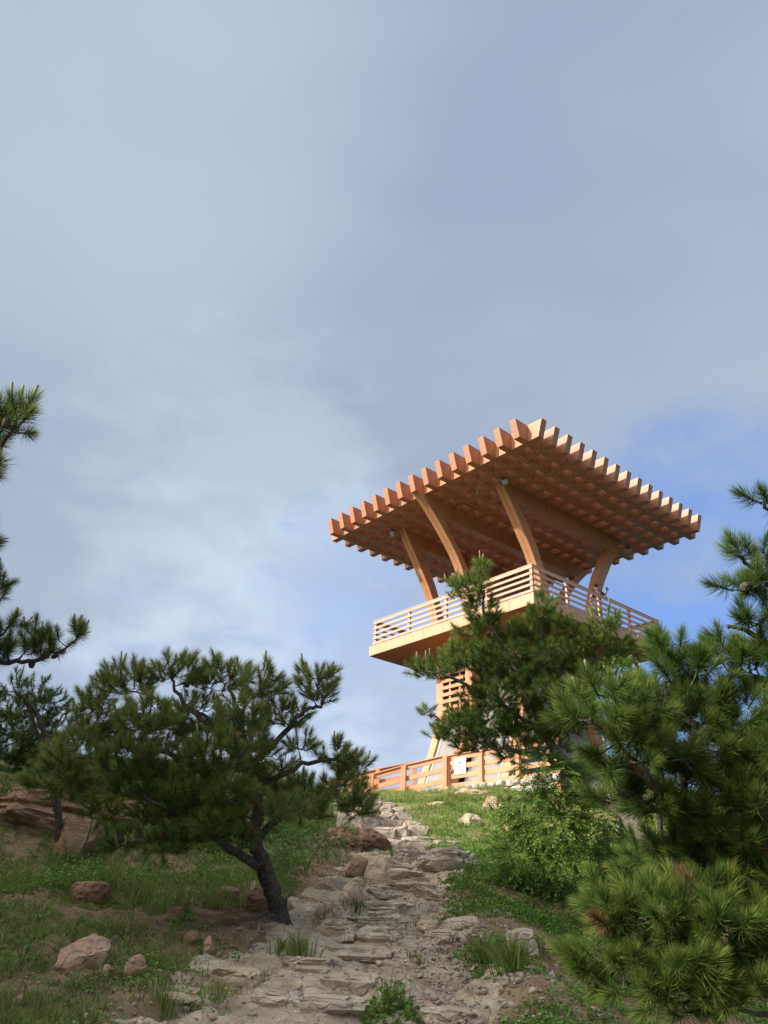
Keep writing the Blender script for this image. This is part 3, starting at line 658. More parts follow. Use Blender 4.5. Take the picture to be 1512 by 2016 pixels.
# low stone wall under the fence, block by block
lw = empty('stone_wall', tuple(fr)); tag(lw, 'low pale stone wall under the right end of the fence', 'wall')
r = np.random.RandomState(9)
for row in range(3):
    t = .15*(row % 2)
    while t < 4.6:
        w = r.uniform(.28, .55); V, F = rock_mesh(w, .32, .24, 900+int(t*10)+row*77, sub=3, cuts=6, box=.9, rough=.04)
        o = link('stone', mesh_np('stone', V, F, None, True), M_wall, lw); c = Vector(TV)*(t+w/2); o.location = (c.x-.02, c.y-.12, -1.12-row*.235); o.rotation_euler = (0, 0, YAW+math.pi/2); t += w+.008

# ------------------------------------------------------------------ people
M_skin = simple('skin', (.50, .30, .21), .6, sc=8, var=.08); M_hair = simple('dark_hair', (.02, .017, .015), .7)
M_tee = simple('black_shirt_cloth', (.02, .02, .024), .85); M_jean = simple('blue_jeans', (.10, .15, .25), .85, sc=30, var=.4); M_shoe = simple('dark_shoe', (.05, .04, .04), .6)
M_blue = simple('blue_cap_cloth', (.02, .03, .30), .8); M_lblue = simple('light_blue_shirt', (.22, .38, .72), .85); M_gtr = simple('grey_trousers', (.22, .22, .23), .9)
def skinmesh(name, pts, edges, rad, mat, parent, lev=2, root=0):
    me = bpy.data.meshes.new(name); me.from_pydata(pts, edges, []); o = link(name, me, mat, parent)
    sk = o.modifiers.new('skin', 'SKIN'); sk.use_smooth_shade = True; 
    for i, d in enumerate(me.skin_vertices[0].data): d.radius = (rad[i], rad[i]) if not isinstance(rad[i], tuple) else rad[i]; d.use_root = (i == root)
    ss = o.modifiers.new('sub', 'SUBSURF'); ss.levels = lev; ss.render_levels = lev; return o
def person(loc, rz, label, tee, trouser, cap=None, H=1.72, raise_arm=True):
    e_ = empty('person', loc, rz); tag(e_, label, 'person'); k = H/1.72; e_.scale = (k, k, k)
    # facing +y; joints
    J = dict(pel=(0, 0, .95), wai=(0, .0, 1.10), che=(0, 0, 1.30), nec=(0, .0, 1.46), hb=(0, .01, 1.54), hd=(0, .03, 1.66),
             sl=(-.19, 0, 1.41), el=(-.26, .02, 1.13), wl=(-.22, .16, .95), sr=(.19, 0, 1.41), hl=(-.09, 0, .90), kl=(-.11, .03, .50), al=(-.12, 0, .09), hr=(.09, 0, .90), kr=(.12, .03, .50), ar=(.13, 0, .09), tl=(-.13, .14, .04), tr=(.14, .14, .04))
    if raise_arm: J.update(er=(.46, .06, 1.36), wr=(.60, .12, 1.60))
    else: J.update(er=(.24, .02, 1.13), wr=(.23, .14, .92))
    nm = list(J); idx = {n: i for i, n in enumerate(nm)}; R = dict(pel=.13, wai=.12, che=.15, nec=.055, hb=.06, hd=.088, sl=.06, el=.043, wl=.03, sr=.06, er=.043, wr=.03, hl=.085, kl=.058, al=.04, hr=.085, kr=.058, ar=.04, tl=.035, tr=.035)
    E_ = [('pel', 'wai'), ('wai', 'che'), ('che', 'nec'), ('nec', 'hb'), ('hb', 'hd'), ('che', 'sl'), ('sl', 'el'), ('el', 'wl'), ('che', 'sr'), ('sr', 'er'), ('er', 'wr'), ('pel', 'hl'), ('hl', 'kl'), ('kl', 'al'), ('al', 'tl'), ('pel', 'hr'), ('hr', 'kr'), ('kr', 'ar'), ('ar', 'tr')]
    body = skinmesh('body', [J[n] for n in nm], [(idx[a], idx[b]) for a, b in E_], [R[n] for n in nm], M_skin, e_)
    def sub(name, ns, mat, ex, ed):
        ii = {n: i for i, n in enumerate(ns)}; return skinmesh(name, [J[n] for n in ns], [(ii[a], ii[b]) for a, b in ed], [R[n]*ex+.012 for n in ns], mat, e_)
    J2 = dict(J); mid = lambda a, b, t: tuple(J[a][i]*(1-t)+J[b][i]*t for i in range(3))
    J['ml'] = mid('sl', 'el', .7); J['mr'] = mid('sr', 'er', .7); R['ml'] = R['mr'] = .05; J['ncb'] = mid('che', 'nec', .75); R['ncb'] = .065
    sub('shirt', ['wai', 'pel', 'che', 'ncb', 'sl', 'ml', 'sr', 'mr'], tee, 1.05, [('wai', 'pel'), ('wai', 'che'), ('che', 'ncb'), ('che', 'sl'), ('sl', 'ml'), ('che', 'sr'), ('sr', 'mr')])
    sub('trousers', ['pel', 'hl', 'kl', 'al', 'hr', 'kr', 'ar'], trouser, 1.05, [('pel', 'hl'), ('hl', 'kl'), ('kl', 'al'), ('pel', 'hr'), ('hr', 'kr'), ('kr', 'ar')])
    for s in ('l', 'r'): skinmesh('shoe', [J['a'+s], tuple(np.array(J['t'+s])+np.array((0, .03, -.005)))], [(0, 1)], [.055, .045], M_shoe, e_)
    hm = ICO[3][0]*np.array([.088, .10, .10]); hm = hm[:]; top = hm.copy(); top[:, 2] = np.maximum(top[:, 2], -.03-.05*(hm[:, 1] < 0)*1.0)
    top[:, 1] = np.minimum(top[:, 1], .075-.35*np.maximum(0, .03-hm[:, 2])); hh = link('hair' if cap is None else 'cap', mesh_np('hair', top+np.array([0, .015, 1.672]), ICO[3][1], None, True), M_hair if cap is None else cap, e_)
    if cap is not None: link('cap_brim', mesh_np('brim', ICO[2][0]*np.array([.075, .09, .012])+np.array([0, .13, 1.69]), ICO[2][1], None, True), cap, hh)
    # face
    link('nose', mesh_np('nose', ICO[2][0]*np.array([.014, .02, .022])+np.array([0, .112, 1.64]), ICO[2][1], None, True), M_skin, e_)
    for s in (-1, 1):
        link('eye', mesh_np('eye', ICO[2][0]*np.array([.012, .008, .007])+np.array([s*.032, .100, 1.665]), ICO[2][1], None, True), M_hair, e_)
        link('ear', mesh_np('ear', ICO[2][0]*np.array([.01, .02, .03])+np.array([s*.088, .02, 1.655]), ICO[2][1], None, True), M_skin, e_)
    link('mouth', mesh_np('mouth', ICO[2][0]*np.array([.024, .006, .005])+np.array([0, .098, 1.605]), ICO[2][1], None, True), M_tee, e_)
    for s, w_, el_ in (('l', 'wl', 'el'), ('r', 'wr', 'er')):
        w = Vector(J[w_]); d = (w-Vector(J[el_])).normalized(); side = d.cross(Vector((0, 1, 0))).normalized(); pal = w+d*.05
        pts = [tuple(w-d*.02), tuple(pal), tuple(pal+d*.03)]; ed = [(0, 1), (1, 2)]; rd = [.026, (.036, .018), .03]
        for f in range(4):
            b = pal+d*.03+side*(f-1.5)*.019; L_ = (.062, .075, .07, .055)[f]; i0 = len(pts); nrm = d.cross(side)
            pts += [tuple(b), tuple(b+d*L_*.55+nrm*.012), tuple(b+d*L_*.8+nrm*.04)]; ed += [(2, i0), (i0, i0+1), (i0+1, i0+2)]; rd += [.0095, .009, .008]
        i0 = len(pts); b = w+d*.03-side*.035; pts += [tuple(b), tuple(b+d*.045-side*.02)]; ed += [(1, i0), (i0, i0+1)]; rd += [.012, .010]
        skinmesh('hand', pts, ed, rd, M_skin, e_, 1)
    return e_, J
pe, J = person(toworld(.28, -4.42, ZT+.02), YAW-.35, 'dark haired person in black shirt and jeans holding up a phone on the tower deck', M_tee, M_jean, H=1.82)
w = Vector(J['wr']); ph = link('phone', box_mesh(-.037, .037, -.005, .005, -.078, .078, .003), M_black); ph.parent = None
ph.matrix_world = Matrix.Translation(toworld(.28, -4.42, ZT+.02)) @ Matrix.Rotation(YAW-.35, 4, 'Z') @ Matrix.Translation(w*1.058+Vector((.03, .05, .12))) @ Matrix.Rotation(.15, 4, 'Y'); tag(ph, 'thin dark phone held up by the person on the tower deck', 'phone')
q = np.array(P(1012, 1497, 25.0)); gz = gh(q[0], q[1]); hgt = min(1.8, max(1.45, (q[2]-gz)))
person((q[0], q[1], q[2]-hgt), math.radians(75), 'person in a blue cap and light blue shirt below the fence behind the shrub', M_lblue, M_gtr, cap=M_blue, H=hgt, raise_arm=False)
# ------------------------------------------------------------------ pines
def tuft_variant(seed, n, L, width, shoot=.09, seg=1, spread=(.55, 1.25), tmin=.2):
    """needle brush along +z; returns V,F(tri),tint"""
    r = np.random.RandomState(seed); s = r.rand(n)**.8; base = np.zeros((n, 3)); base[:, 2] = s*shoot
    az = r.uniform(0, 2*np.pi, n); ang = spread[1]-(spread[1]-spread[0])*s+r.normal(0, .16, n); ang = np.where(r.rand(n) < .12, ang*.45, ang)
    L_ = L*r.uniform(.72, 1.08, n)*(1-.12*s); d = np.stack([np.sin(ang)*np.cos(az), np.sin(ang)*np.sin(az), np.cos(ang)], 1)
    side = np.cross(d, r.normal(size=(n, 3))); side /= np.linalg.norm(side, axis=1)[:, None]
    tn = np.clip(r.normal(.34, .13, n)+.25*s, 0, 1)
    bend = np.zeros((n, 3)); bend[:, 2] = .18*L_
    if seg == 1:
        V = np.stack([base-side*width/2, base+side*width/2, base+d*L_[:, None]+bend*.5], 1).reshape(-1, 3); F = np.arange(3*n).reshape(n, 3)
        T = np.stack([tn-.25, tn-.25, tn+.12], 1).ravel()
    else:
        m = base+d*(L_*.5)[:, None]-bend*.12; t = base+d*L_[:, None]+bend*.5
        V = np.stack([base-side*width/2, base+side*width/2, m-side*width*.5, m+side*width*.5, t], 1).reshape(-1, 3)
        k = np.arange(n)[:, None]*5; F = np.concatenate([k+np.array([[0, 1, 3]]), k+np.array([[0, 3, 2]]), k+np.array([[2, 3, 4]])])
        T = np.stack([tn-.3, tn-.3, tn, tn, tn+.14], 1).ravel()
    # woody shoot in the middle
    sv, sf = tube([(0, 0, -shoot*.25), (0, 0, shoot*.6), (0, 0, shoot*1.02)], [.0042, .004, .0022], 4)
    sf3 = np.concatenate([sf[:, [0, 1, 2]], sf[:, [0, 2, 3]]])+len(V); V = np.concatenate([V, sv]); F = np.concatenate([F, sf3]); T = np.concatenate([T, np.full(len(sv), .02)])
    return V, F, np.clip(T, 0, 1)
def rotmats(dirs, r):
    z = dirs/np.linalg.norm(dirs, axis=1)[:, None]; a = np.cross(z, np.array([.3, .9, .2])); a /= np.linalg.norm(a, axis=1)[:, None]; b = np.cross(z, a)
    th = r.uniform(0, 2*np.pi, len(z)); x = a*np.cos(th)[:, None]+b*np.sin(th)[:, None]; y = np.cross(z, x); return np.stack([x, y, z], 2)
def joined(name, variants, pos, rot, scl, tints, r):
    Vs, Fs, Ts = [], [], []; off = 0
    for i in range(len(pos)):
        V, F, T = variants[r.randint(len(variants))]; Vs.append((V*scl[i])@rot[i].T+pos[i]); Fs.append(F+off); Ts.append(np.clip(T+tints[i], 0, 1)); off += len(V)
    return mesh_np(name, np.concatenate(Vs), np.concatenate(Fs), np.concatenate(Ts))
def bez(pts, n=5):
    pts = [np.array(p, float) for p in pts]; out = []
    for i in range(len(pts)-1):
        p0 = pts[max(i-1, 0)]; p1 = pts[i]; p2 = pts[i+1]; p3 = pts[min(i+2, len(pts)-1)]
        for k in range(n):
            t = k/n; out.append(.5*((2*p1)+(-p0+p2)*t+(2*p0-5*p1+4*p2-p3)*t*t+(-p0+3*p1-3*p2+p3)*t**3))
    out.append(pts[-1]); return out
VAR = {}
_cv = ICO[3][0].copy(); _cn = np.sin(_cv[:, 2]*16+3*np.arctan2(_cv[:, 1], _cv[:, 0]))*np.sin(5*np.arctan2(_cv[:, 1], _cv[:, 0])-_cv[:, 2]*9); _cv *= (1+.14*_cn)[:, None]; _cv *= np.array([.021, .021, .030])
CONE = mesh_np('cone', _cv, ICO[3][1]); CONE.materials.append(M_bark)
def variants(kind):
    if kind not in VAR:
        if kind == 'near': VAR[kind] = [tuft_variant(100+k, 260, .092, .0018, .085, 2, (.2, 1.7)) for k in range(6)]
        elif kind == 'mid': VAR[kind] = [tuft_variant(200+k, 100, .085, .0034, .07, 1, (.2, 1.7)) for k in range(6)]
        elif kind == 'far': VAR[kind] = [tuft_variant(300+k, 52, .09, .0055, .08, 1, (.2, 1.7)) for k in range(5)]
    return VAR[kind]
def pine(label, trunk, trunk_r, limbs, blobs, kind, seed, nparts=300, mat=M_needle, bark=M_bark, spacing=1.0, dscale=.9, up=.9, candles=.2, name='pine_tree', density=1.0, sc=1.0, tint0=0.):
    """trunk/limbs: lists of world points. blobs: (center, rx, ry, rd) in metres along camera right/up/depth"""
    r = np.random.RandomState(seed); base = np.array(trunk[0]); root = empty(name, tuple(base)); tag(root, label, 'pine tree')
    loc = lambda A: [np.array(p)-base for p in A]
    tp = bez(trunk); rr = list(np.interp(np.linspace(0, 1, len(tp)), np.linspace(0, 1, len(trunk_r)), trunk_r))
    r2 = np.random.RandomState(seed+5); tpw = [p+r2.normal(0, .006, 3) for p in tp]; rr = [a*(1+.1*r2.normal()) for a in rr]
    tube_obj('trunk', loc(tpw), rr, bark, root, 10)
    nodes = [p for p in tp[len(tp)//3:]]; rad = [x for x in rr[len(tp)//3:]]
    for lb, r0 in limbs:
        lp = bez(lb, 5); q = np.linspace(0, 1, len(lp)); lr = r0*(1-q)**.7*.62+.005; lp = [p+(r2.normal(0, .008, 3) if 0 < i_ else 0) for i_, p in enumerate(lp)]
        tube_obj('branch', loc(lp), list(lr), bark, root, 7); nodes += lp[1:]; rad += list(lr[1:])
    pos, cen = [], []
    for (c, rx, ry, rd) in blobs:
        n = max(4, int(density*(rx*ry)/(.07*sc)**2*{'near': 5.5, 'mid': 6.4, 'far': 4.2}[kind]/spacing))
        v = r.normal(size=(n, 3)); v /= np.linalg.norm(v, axis=1)[:, None]; q = r.uniform(.45, 1.0, n)**.6; v = v*q[:, None]
        v[:, 1] = np.where(v[:, 1] < -.5, v[:, 1]*.6, v[:, 1])
        pos.append(c+v[:, :1]*rx*RT+v[:, 1:2]*ry*np.array([0, 0, 1.])+v[:, 2:3]*rd*np.array([0, 1., 0])); cen.append(np.repeat(np.array(c)[None], n, 0))
    pos = np.concatenate(pos); cen = np.concatenate(cen)
    # branching: attach every shoot, nearest first, to the closest woody node
    nd = np.array(nodes); d0 = np.min(np.linalg.norm(pos[:, None]-nd[None], axis=2), axis=1); order = np.argsort(d0)
    N_ = len(nd)+len(pos)*2; NA = np.zeros((N_, 3)); NA[:len(nd)] = nd; NR = np.zeros(N_); NR[:len(nd)] = rad; cnt = len(nd); tV, tF = [], []; off = 0; dirs = np.zeros_like(pos)
    lim = {'near': .45, 'mid': .55, 'far': .8}[kind]
    for i in order:
        p = pos[i]; dd = np.linalg.norm(NA[:cnt]-p, axis=1)+.25*np.maximum(0, NA[:cnt, 2]-p[2]); j = int(np.argmin(dd)); a = NA[j]; ln = np.linalg.norm(p-a)
        od = p-cen[i]; od = od/(np.linalg.norm(od)+1e-6); br = (p-a)/(ln+1e-6); dr = br*.75+od*.55+np.array([0, 0, up])+r.normal(0, .28, 3); dr /= np.linalg.norm(dr); dirs[i] = dr
        m = (a+p)/2-dr*ln*.12+r.normal(0, .02, 3)*ln; rb = min(max(.0035, NR[j]*.6), .011); v, f = tube([a, m, p-dr*.0], [rb, rb*.75, .0038], 4); tV.append(v); tF.append(f+off); off += len(v)
        NA[cnt] = m; NR[cnt] = rb*.75; NA[cnt+1] = p; NR[cnt+1] = .004; cnt += 2
    tw = link('twigs', mesh_np('twigs', np.concatenate(tV)-base, np.concatenate(tF), None, True), bark, root); tag(tw, kind='stuff')
    rot = rotmats(dirs, r); scl = sc*r.uniform(.78, 1.15, len(pos)); tints = r.normal(tint0, .07, len(pos))
    vis = np.argsort(pos@FW-.35*np.linalg.norm(pos-cen, axis=1))     # nearest first
    vs_ = variants(kind); np_ = min(nparts, len(pos))
    if np_:
        key = (kind, mat.name)
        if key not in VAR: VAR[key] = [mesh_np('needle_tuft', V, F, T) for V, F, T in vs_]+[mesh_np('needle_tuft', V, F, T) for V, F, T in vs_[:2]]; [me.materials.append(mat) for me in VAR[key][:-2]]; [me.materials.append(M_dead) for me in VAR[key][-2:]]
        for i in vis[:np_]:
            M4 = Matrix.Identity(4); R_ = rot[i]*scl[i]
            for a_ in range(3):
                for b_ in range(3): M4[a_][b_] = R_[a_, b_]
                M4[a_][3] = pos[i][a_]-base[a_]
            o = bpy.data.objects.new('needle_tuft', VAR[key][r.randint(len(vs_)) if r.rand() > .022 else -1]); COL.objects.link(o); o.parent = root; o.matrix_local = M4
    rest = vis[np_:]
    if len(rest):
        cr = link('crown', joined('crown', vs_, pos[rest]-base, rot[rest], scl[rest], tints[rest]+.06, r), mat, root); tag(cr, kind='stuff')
    # pale upright young shoots at the top of the crown
    zt = pos[:, 2]-cen[:, 2]; top_ = np.array([pos[i, 2] >= np.max(pos[np.linalg.norm(pos[:, :2]-pos[i, :2], axis=1) < .14][:, 2])-.05 for i in range(len(pos))]); cand = [i for i in range(len(pos)) if zt[i] > 0 and top_[i] and r.rand() < candles*2.5]
    if cand:
        cV, cF = [], []; off = 0
        for i in cand:
            L_ = r.uniform(.05, .11)*sc; dr = dirs[i]*.6+np.array([0, 0, .8]); dr /= np.linalg.norm(dr); b = pos[i]+dirs[i]*.07*sc-base
            v, f = tube([b, b+dr*L_*.5, b+dr*L_*.92, b+dr*L_], [.0055*sc, .0062*sc, .007*sc, .003*sc], 5); cV.append(v); cF.append(f+off); off += len(v)
        co = np.concatenate(cV); c_ = link('young_shoots', mesh_np('young_shoots', co, np.concatenate(cF), np.clip(r.rand(len(co)), 0, 1), True), M_candle, root); tag(c_, kind='stuff')
    for i in r.choice(len(pos), min(14, len(pos)//6), replace=False) if kind != 'far' else []:
        c = link('cone', CONE, None, root); c.location = pos[i]-dirs[i]*.03-base+r.normal(0, .012, 3); c.rotation_euler = tuple(r.uniform(0, 6, 3)); c.scale = [sc*r.uniform(.8, 1.2)]*3
    return root, pos
def B(px, py, rx, ry, dep, rd=None):
    k = dep/FPX; return (np.array(P(px, py, dep)), rx*k, ry*k, (rd if rd else (rx+ry)*.5*k*1.1))
def PP(lst): return [np.array(P(*a)) for a in lst]

# 1. spreading pine left of the path
D0 = 7.75; tb = hit(548, 1808); D0 = float(np.dot(np.array(tb), FW)); rg = np.random.RandomState(2)
bl = []
for (x, y, a, b, dz) in [(250, 1352, 62, 42, .3), (345, 1332, 55, 36, .2), (440, 1342, 58, 40, .4), (520, 1352, 50, 38, .1), (612, 1345, 40, 38, .3), (632, 1380, 26, 24, .3),
                         (195, 1425, 60, 45, .4), (290, 1420, 62, 48, -.2), (385, 1415, 60, 48, .2), (470, 1420, 58, 48, 0), (555, 1415, 44, 36, .3),
                         (150, 1490, 62, 44, .2), (240, 1500, 66, 46, -.3), (335, 1500, 70, 48, -.1), (430, 1505, 60, 46, -.4), (515, 1505, 56, 46, 0), (600, 1470, 40, 18, .1), (655, 1492, 40, 28, .3), (700, 1520, 36, 30, .4),
                         (110, 1545, 60, 36, .1), (270, 1560, 66, 38, -.3), (365, 1575, 66, 38, -.4), (445, 1568, 50, 36, -.6), (520, 1568, 40, 30, .3), (590, 1565, 46, 32, .4), (660, 1572, 52, 40, .2), (705, 1590, 28, 32, .2),
                         (375, 1645, 56, 28, -.5), (240, 1662, 44, 22, -.4), (305, 1610, 55, 30, -.2), (205, 1600, 50, 26, 0), (455, 1610, 36, 30, -.5), (430, 1640, 50, 34, -.6), (345, 1670, 46, 26, -.6), (300, 1655, 44, 30, -.3), (400, 1610, 60, 34, -.2), (470, 1660, 26, 24, -.5), (560, 1600, 46, 34, -.3), (610, 1600, 44, 30, 0), (160, 1560, 56, 36, .1), (480, 1460, 50, 44, .4), (320, 1550, 60, 40, .3), (400, 1460, 60, 40, .5), (260, 1450, 60, 40, .6), (180, 1370, 28, 24, .5)]:
    bl.append(B(x+rg.uniform(-8, 8), y+rg.uniform(-6, 6), a*rg.uniform(.82, 1.08), b*rg.uniform(.72, 1.0), D0+dz))
z0 = D0
pine('spreading dark pine with leaning black trunk on the bank left of the path',
     [np.array(tb)-np.array([0, 0, .15]), P(546, 1790, z0), P(533, 1745, z0), P(518, 1700, z0), P(502, 1650, z0), P(507, 1600, z0+.05), P(505, 1540, z0+.05), P(488, 1480, z0+.1), P(468, 1400, z0+.1), P(450, 1350, z0+.1)],
     [.105, .082, .064, .056, .050, .042, .030, .020, .011],
     [(PP([(522, 1712, z0), (470, 1682, z0-.1), (400, 1632, z0-.25), (330, 1590, z0-.4), (260, 1560, z0-.4)]), .06),
      (PP([(505, 1655, z0), (560, 1598, z0+.15), (620, 1560, z0+.25), (690, 1545, z0+.3)]), .05), (PP([(506, 1545, z0), (580, 1515, z0+.1), (650, 1495, z0+.3), (705, 1515, z0+.4)]), .035),
      (PP([(497, 1510, z0), (560, 1440, z0+.2), (600, 1400, z0+.25), (635, 1385, z0+.3), (620, 1340, z0+.3)]), .035), (PP([(505, 1550, z0), (430, 1450, z0+.1), (350, 1370, z0+.1), (335, 1330, z0+.2)]), .04),
      (PP([(506, 1580, z0), (400, 1520, z0-.2), (280, 1470, z0-.1), (150, 1490, z0+.1)]), .045), (PP([(480, 1450, z0), (380, 1400, z0+.3), (260, 1360, z0+.3)]), .025), (PP([(400, 1632, z0-.25), (380, 1655, z0-.4), (300, 1650, z0-.5), (240, 1665, z0-.4)]), .03),
      (PP([(500, 1640, z0), (470, 1600, z0-.3), (440, 1570, z0-.5)]), .03)],
     bl, 'mid', 41, mat=M_needle_b, density=1.6, candles=.08, sc=1.08, tint0=.20)
# surface roots at its foot
for k, (dx, dy) in enumerate([(-.35, -.10), (.30, -.12), (-.15, -.30), (.12, -.28)]):
    a = np.array(tb); e2 = a+np.array([dx, dy, 0]); e2[2] = gh(e2[0], e2[1])-.03; m = (a+e2)/2; m[2] = gh(m[0], m[1])+.02
    o = tube_obj('root', [a+np.array([0, 0, .10])-a, m-a, e2-a], [.05, .028, .01], M_bark, None, 6); o.location = tuple(a); o.parent = [x for x in bpy.data.objects if x.name == 'pine_tree'][0]; o.location = (0, 0, .12)
# 2. pine in front of the tower
D1 = 8.3; bl = []
for (x, y, a, b, dz) in [(945, 1130, 16, 26, 0), (925, 1165, 32, 26, 0), (950, 1205, 30, 28, 0), (895, 1165, 14, 26, 0), (960, 1240, 30, 26, .1), (925, 1240, 26, 14, 0), (1068, 1205, 26, 34, .1), (1040, 1240, 34, 30, .1), (1010, 1262, 34, 26, .2), (1100, 1245, 32, 30, .1), (1190, 1230, 30, 28, 0), (1165, 1262, 26, 24, 0), (1215, 1275, 28, 26, .1),
                         (850, 1322, 48, 20, 0), (905, 1295, 44, 26, .1), (950, 1300, 50, 34, 0), (1010, 1310, 54, 38, -.1), (1075, 1300, 54, 38, 0), (1130, 1300, 40, 34, .2), (885, 1440, 34, 20, .2), (842, 1405, 16, 12, .1), (915, 1412, 34, 18, 0), (925, 1375, 26, 14, 0), (975, 1350, 44, 30, 0), (990, 1370, 56, 38, -.2), (1060, 1365, 56, 38, -.2), (1110, 1360, 44, 36, .1), (1175, 1335, 30, 22, .3),
                         (900, 1440, 50, 30, 0), (965, 1430, 56, 38, -.1), (1035, 1430, 56, 36, -.1), (1100, 1425, 46, 36, 0), (930, 1470, 40, 18, .1), (1010, 1478, 44, 20, .2), (1080, 1475, 44, 22, .2), (985, 1275, 26, 20, .1), (860, 1445, 18, 14, .1)]:
    bl.append(B(x, y, a, b, D1+dz))
tb2 = hit(1330, 1765); zb = float(np.dot(np.array(tb2), FW)); zb = min(zb, 8.2)
bpt = np.array(P(1330, 1765, 7.2)); bpt[2] = gh(bpt[0], bpt[1])-.1
pine('grey trunked pine reaching up in front of the tower shaft',
     [bpt, P(1285, 1690, 7.4), P(1245, 1620, 7.6), P(1200, 1570, 7.9), P(1130, 1520, 8.2), P(1070, 1440, 8.4), P(1040, 1340, 8.4), P(1010, 1280, 8.4)],
     [.12, .105, .095, .08, .06, .045, .03, .018],
     [(PP([(1130, 1520, 8.2), (1040, 1480, 8.3), (960, 1470, 8.2), (880, 1420, 8.3)]), .04), (PP([(1070, 1440, 8.4), (960, 1370, 8.3), (880, 1330, 8.3), (815, 1320, 8.3)]), .035), (PP([(1030, 1320, 8.4), (985, 1265, 8.3), (955, 1215, 8.3), (948, 1130, 8.3)]), .03),
      (PP([(1040, 1340, 8.4), (1065, 1280, 8.4), (1070, 1200, 8.4)]), .025), (PP([(1070, 1440, 8.4), (1150, 1340, 8.4), (1185, 1280, 8.4), (1190, 1225, 8.3)]), .025), (PP([(1150, 1340, 8.4), (1200, 1315, 8.4), (1225, 1270, 8.4)]), .016), (PP([(1100, 1470, 8.4), (1110, 1390, 8.3), (1115, 1320, 8.3)]), .025), (PP([(960, 1420, 8.3), (890, 1425, 8.3), (845, 1402, 8.3)]), .02)],
     bl, 'mid', 52, mat=M_needle, bark=M_bark2, density=1.25, candles=.25, tint0=.3)
# 3. near pine filling the right edge
bl = []
for (x, y, a, b, d) in [(1510, 1000, 18, 30, 3.3), (1480, 1088, 44, 16, 3.3), (1468, 1152, 44, 20, 3.2), (1520, 1150, 26, 40, 3.3), (1475, 1237, 42, 17, 3.2), (1320, 1290, 40, 36, 3.3), (1355, 1350, 54, 38, 3.2), (1440, 1300, 60, 34, 3.3), (1505, 1330, 50, 60, 3.2),
                        (1180, 1405, 60, 42, 2.9), (1250, 1420, 56, 42, 3.0), (1300, 1400, 46, 40, 3.2), (1380, 1420, 66, 46, 3.2), (1460, 1420, 60, 50, 3.1), (1510, 1480, 50, 60, 3.0), (1230, 1490, 70, 46, 2.9), (1310, 1500, 66, 50, 3.0), (1395, 1510, 66, 50, 3.1), (1470, 1540, 60, 50, 3.0),
                        (1215, 1560, 50, 34, 3.1), (1290, 1580, 60, 40, 3.0), (1380, 1600, 60, 44, 3.0), (1460, 1620, 60, 50, 2.9), (1320, 1660, 50, 36, 3.1), (1400, 1680, 60, 44, 3.0), (1490, 1700, 50, 60, 2.9), (1440, 1760, 60, 46, 2.9),
                        (1370, 1700, 50, 36, 3.1), (1260, 1700, 40, 26, 3.5), (1500, 1800, 50, 50, 2.8), (1215, 1800, 56, 46, 2.9), (1290, 1820, 56, 46, 2.8), (1380, 1800, 56, 46, 2.8), (1440, 1850, 60, 50, 2.7), (1190, 1890, 56, 46, 2.9), (1260, 1930, 60, 46, 2.8), (1350, 1900, 60, 50, 2.7), (1420, 1950, 66, 50, 2.7), (1500, 1930, 50, 60, 2.7), (1340, 1980, 60, 36, 2.7),
                        (1600, 1290, 60, 70, 3.3), (1420, 1745, 60, 40, 3.0), (1335, 1760, 50, 34, 3.1), (1570, 1500, 70, 100, 3.1), (1570, 1750, 70, 100, 3.0), (1640, 1400, 90, 120, 3.4), (1650, 1700, 90, 120, 3.3)]:
    bl.append(B(x, y, a, b, d+.05))
b3 = np.array([2.35, 3.35, 0]); b3[2] = gh(b3[0], b3[1])-.05
T3 = [b3, P(1650, 1900, 3.35), P(1620, 1700, 3.4), P(1590, 1500, 3.45), P(1580, 1300, 3.5), P(1560, 1100, 3.5)]
pine('bright green near pine filling the right edge of the view', T3, [.10, .09, .075, .06, .045, .03],
     [(PP([(1620, 1700, 3.4), (1520, 1760, 3.2), (1480, 1730, 3.1), (1400, 1640, 3.1), (1300, 1600, 3.05), (1220, 1560, 3.05)]), .035), (PP([(1590, 1500, 3.45), (1480, 1480, 3.3), (1380, 1440, 3.2), (1320, 1390, 3.25), (1310, 1320, 3.3)]), .028),
      (PP([(1400, 1640, 3.1), (1300, 1560, 3.0), (1240, 1500, 2.95), (1190, 1430, 2.95)]), .024), (PP([(1640, 1850, 3.35), (1520, 1880, 3.1), (1400, 1880, 2.95), (1290, 1900, 2.95), (1200, 1870, 2.95)]), .03), (PP([(1520, 1880, 3.1), (1430, 1950, 2.9), (1330, 1980, 2.8)]), .02),
      (PP([(1580, 1300, 3.5), (1500, 1260, 3.35), (1430, 1230, 3.3)]), .02), (PP([(1570, 1180, 3.5), (1510, 1140, 3.35), (1450, 1090, 3.3)]), .02), (PP([(1590, 1420, 3.45), (1520, 1350, 3.3), (1430, 1320, 3.3)]), .022), (PP([(1565, 1080, 3.5), (1530, 1030, 3.4), (1500, 980, 3.35)]), .015),
      (PP([(1520, 1760, 3.2), (1440, 1800, 3.0), (1380, 1810, 2.9), (1300, 1820, 2.9), (1230, 1800, 2.95)]), .022), (PP([(1640, 1950, 3.3), (1560, 2000, 3.0), (1450, 1990, 2.8)]), .02)],
     bl, 'near', 63, mat=M_needle, density=1.25, candles=.03, up=.75, sc=.88, tint0=-.1)
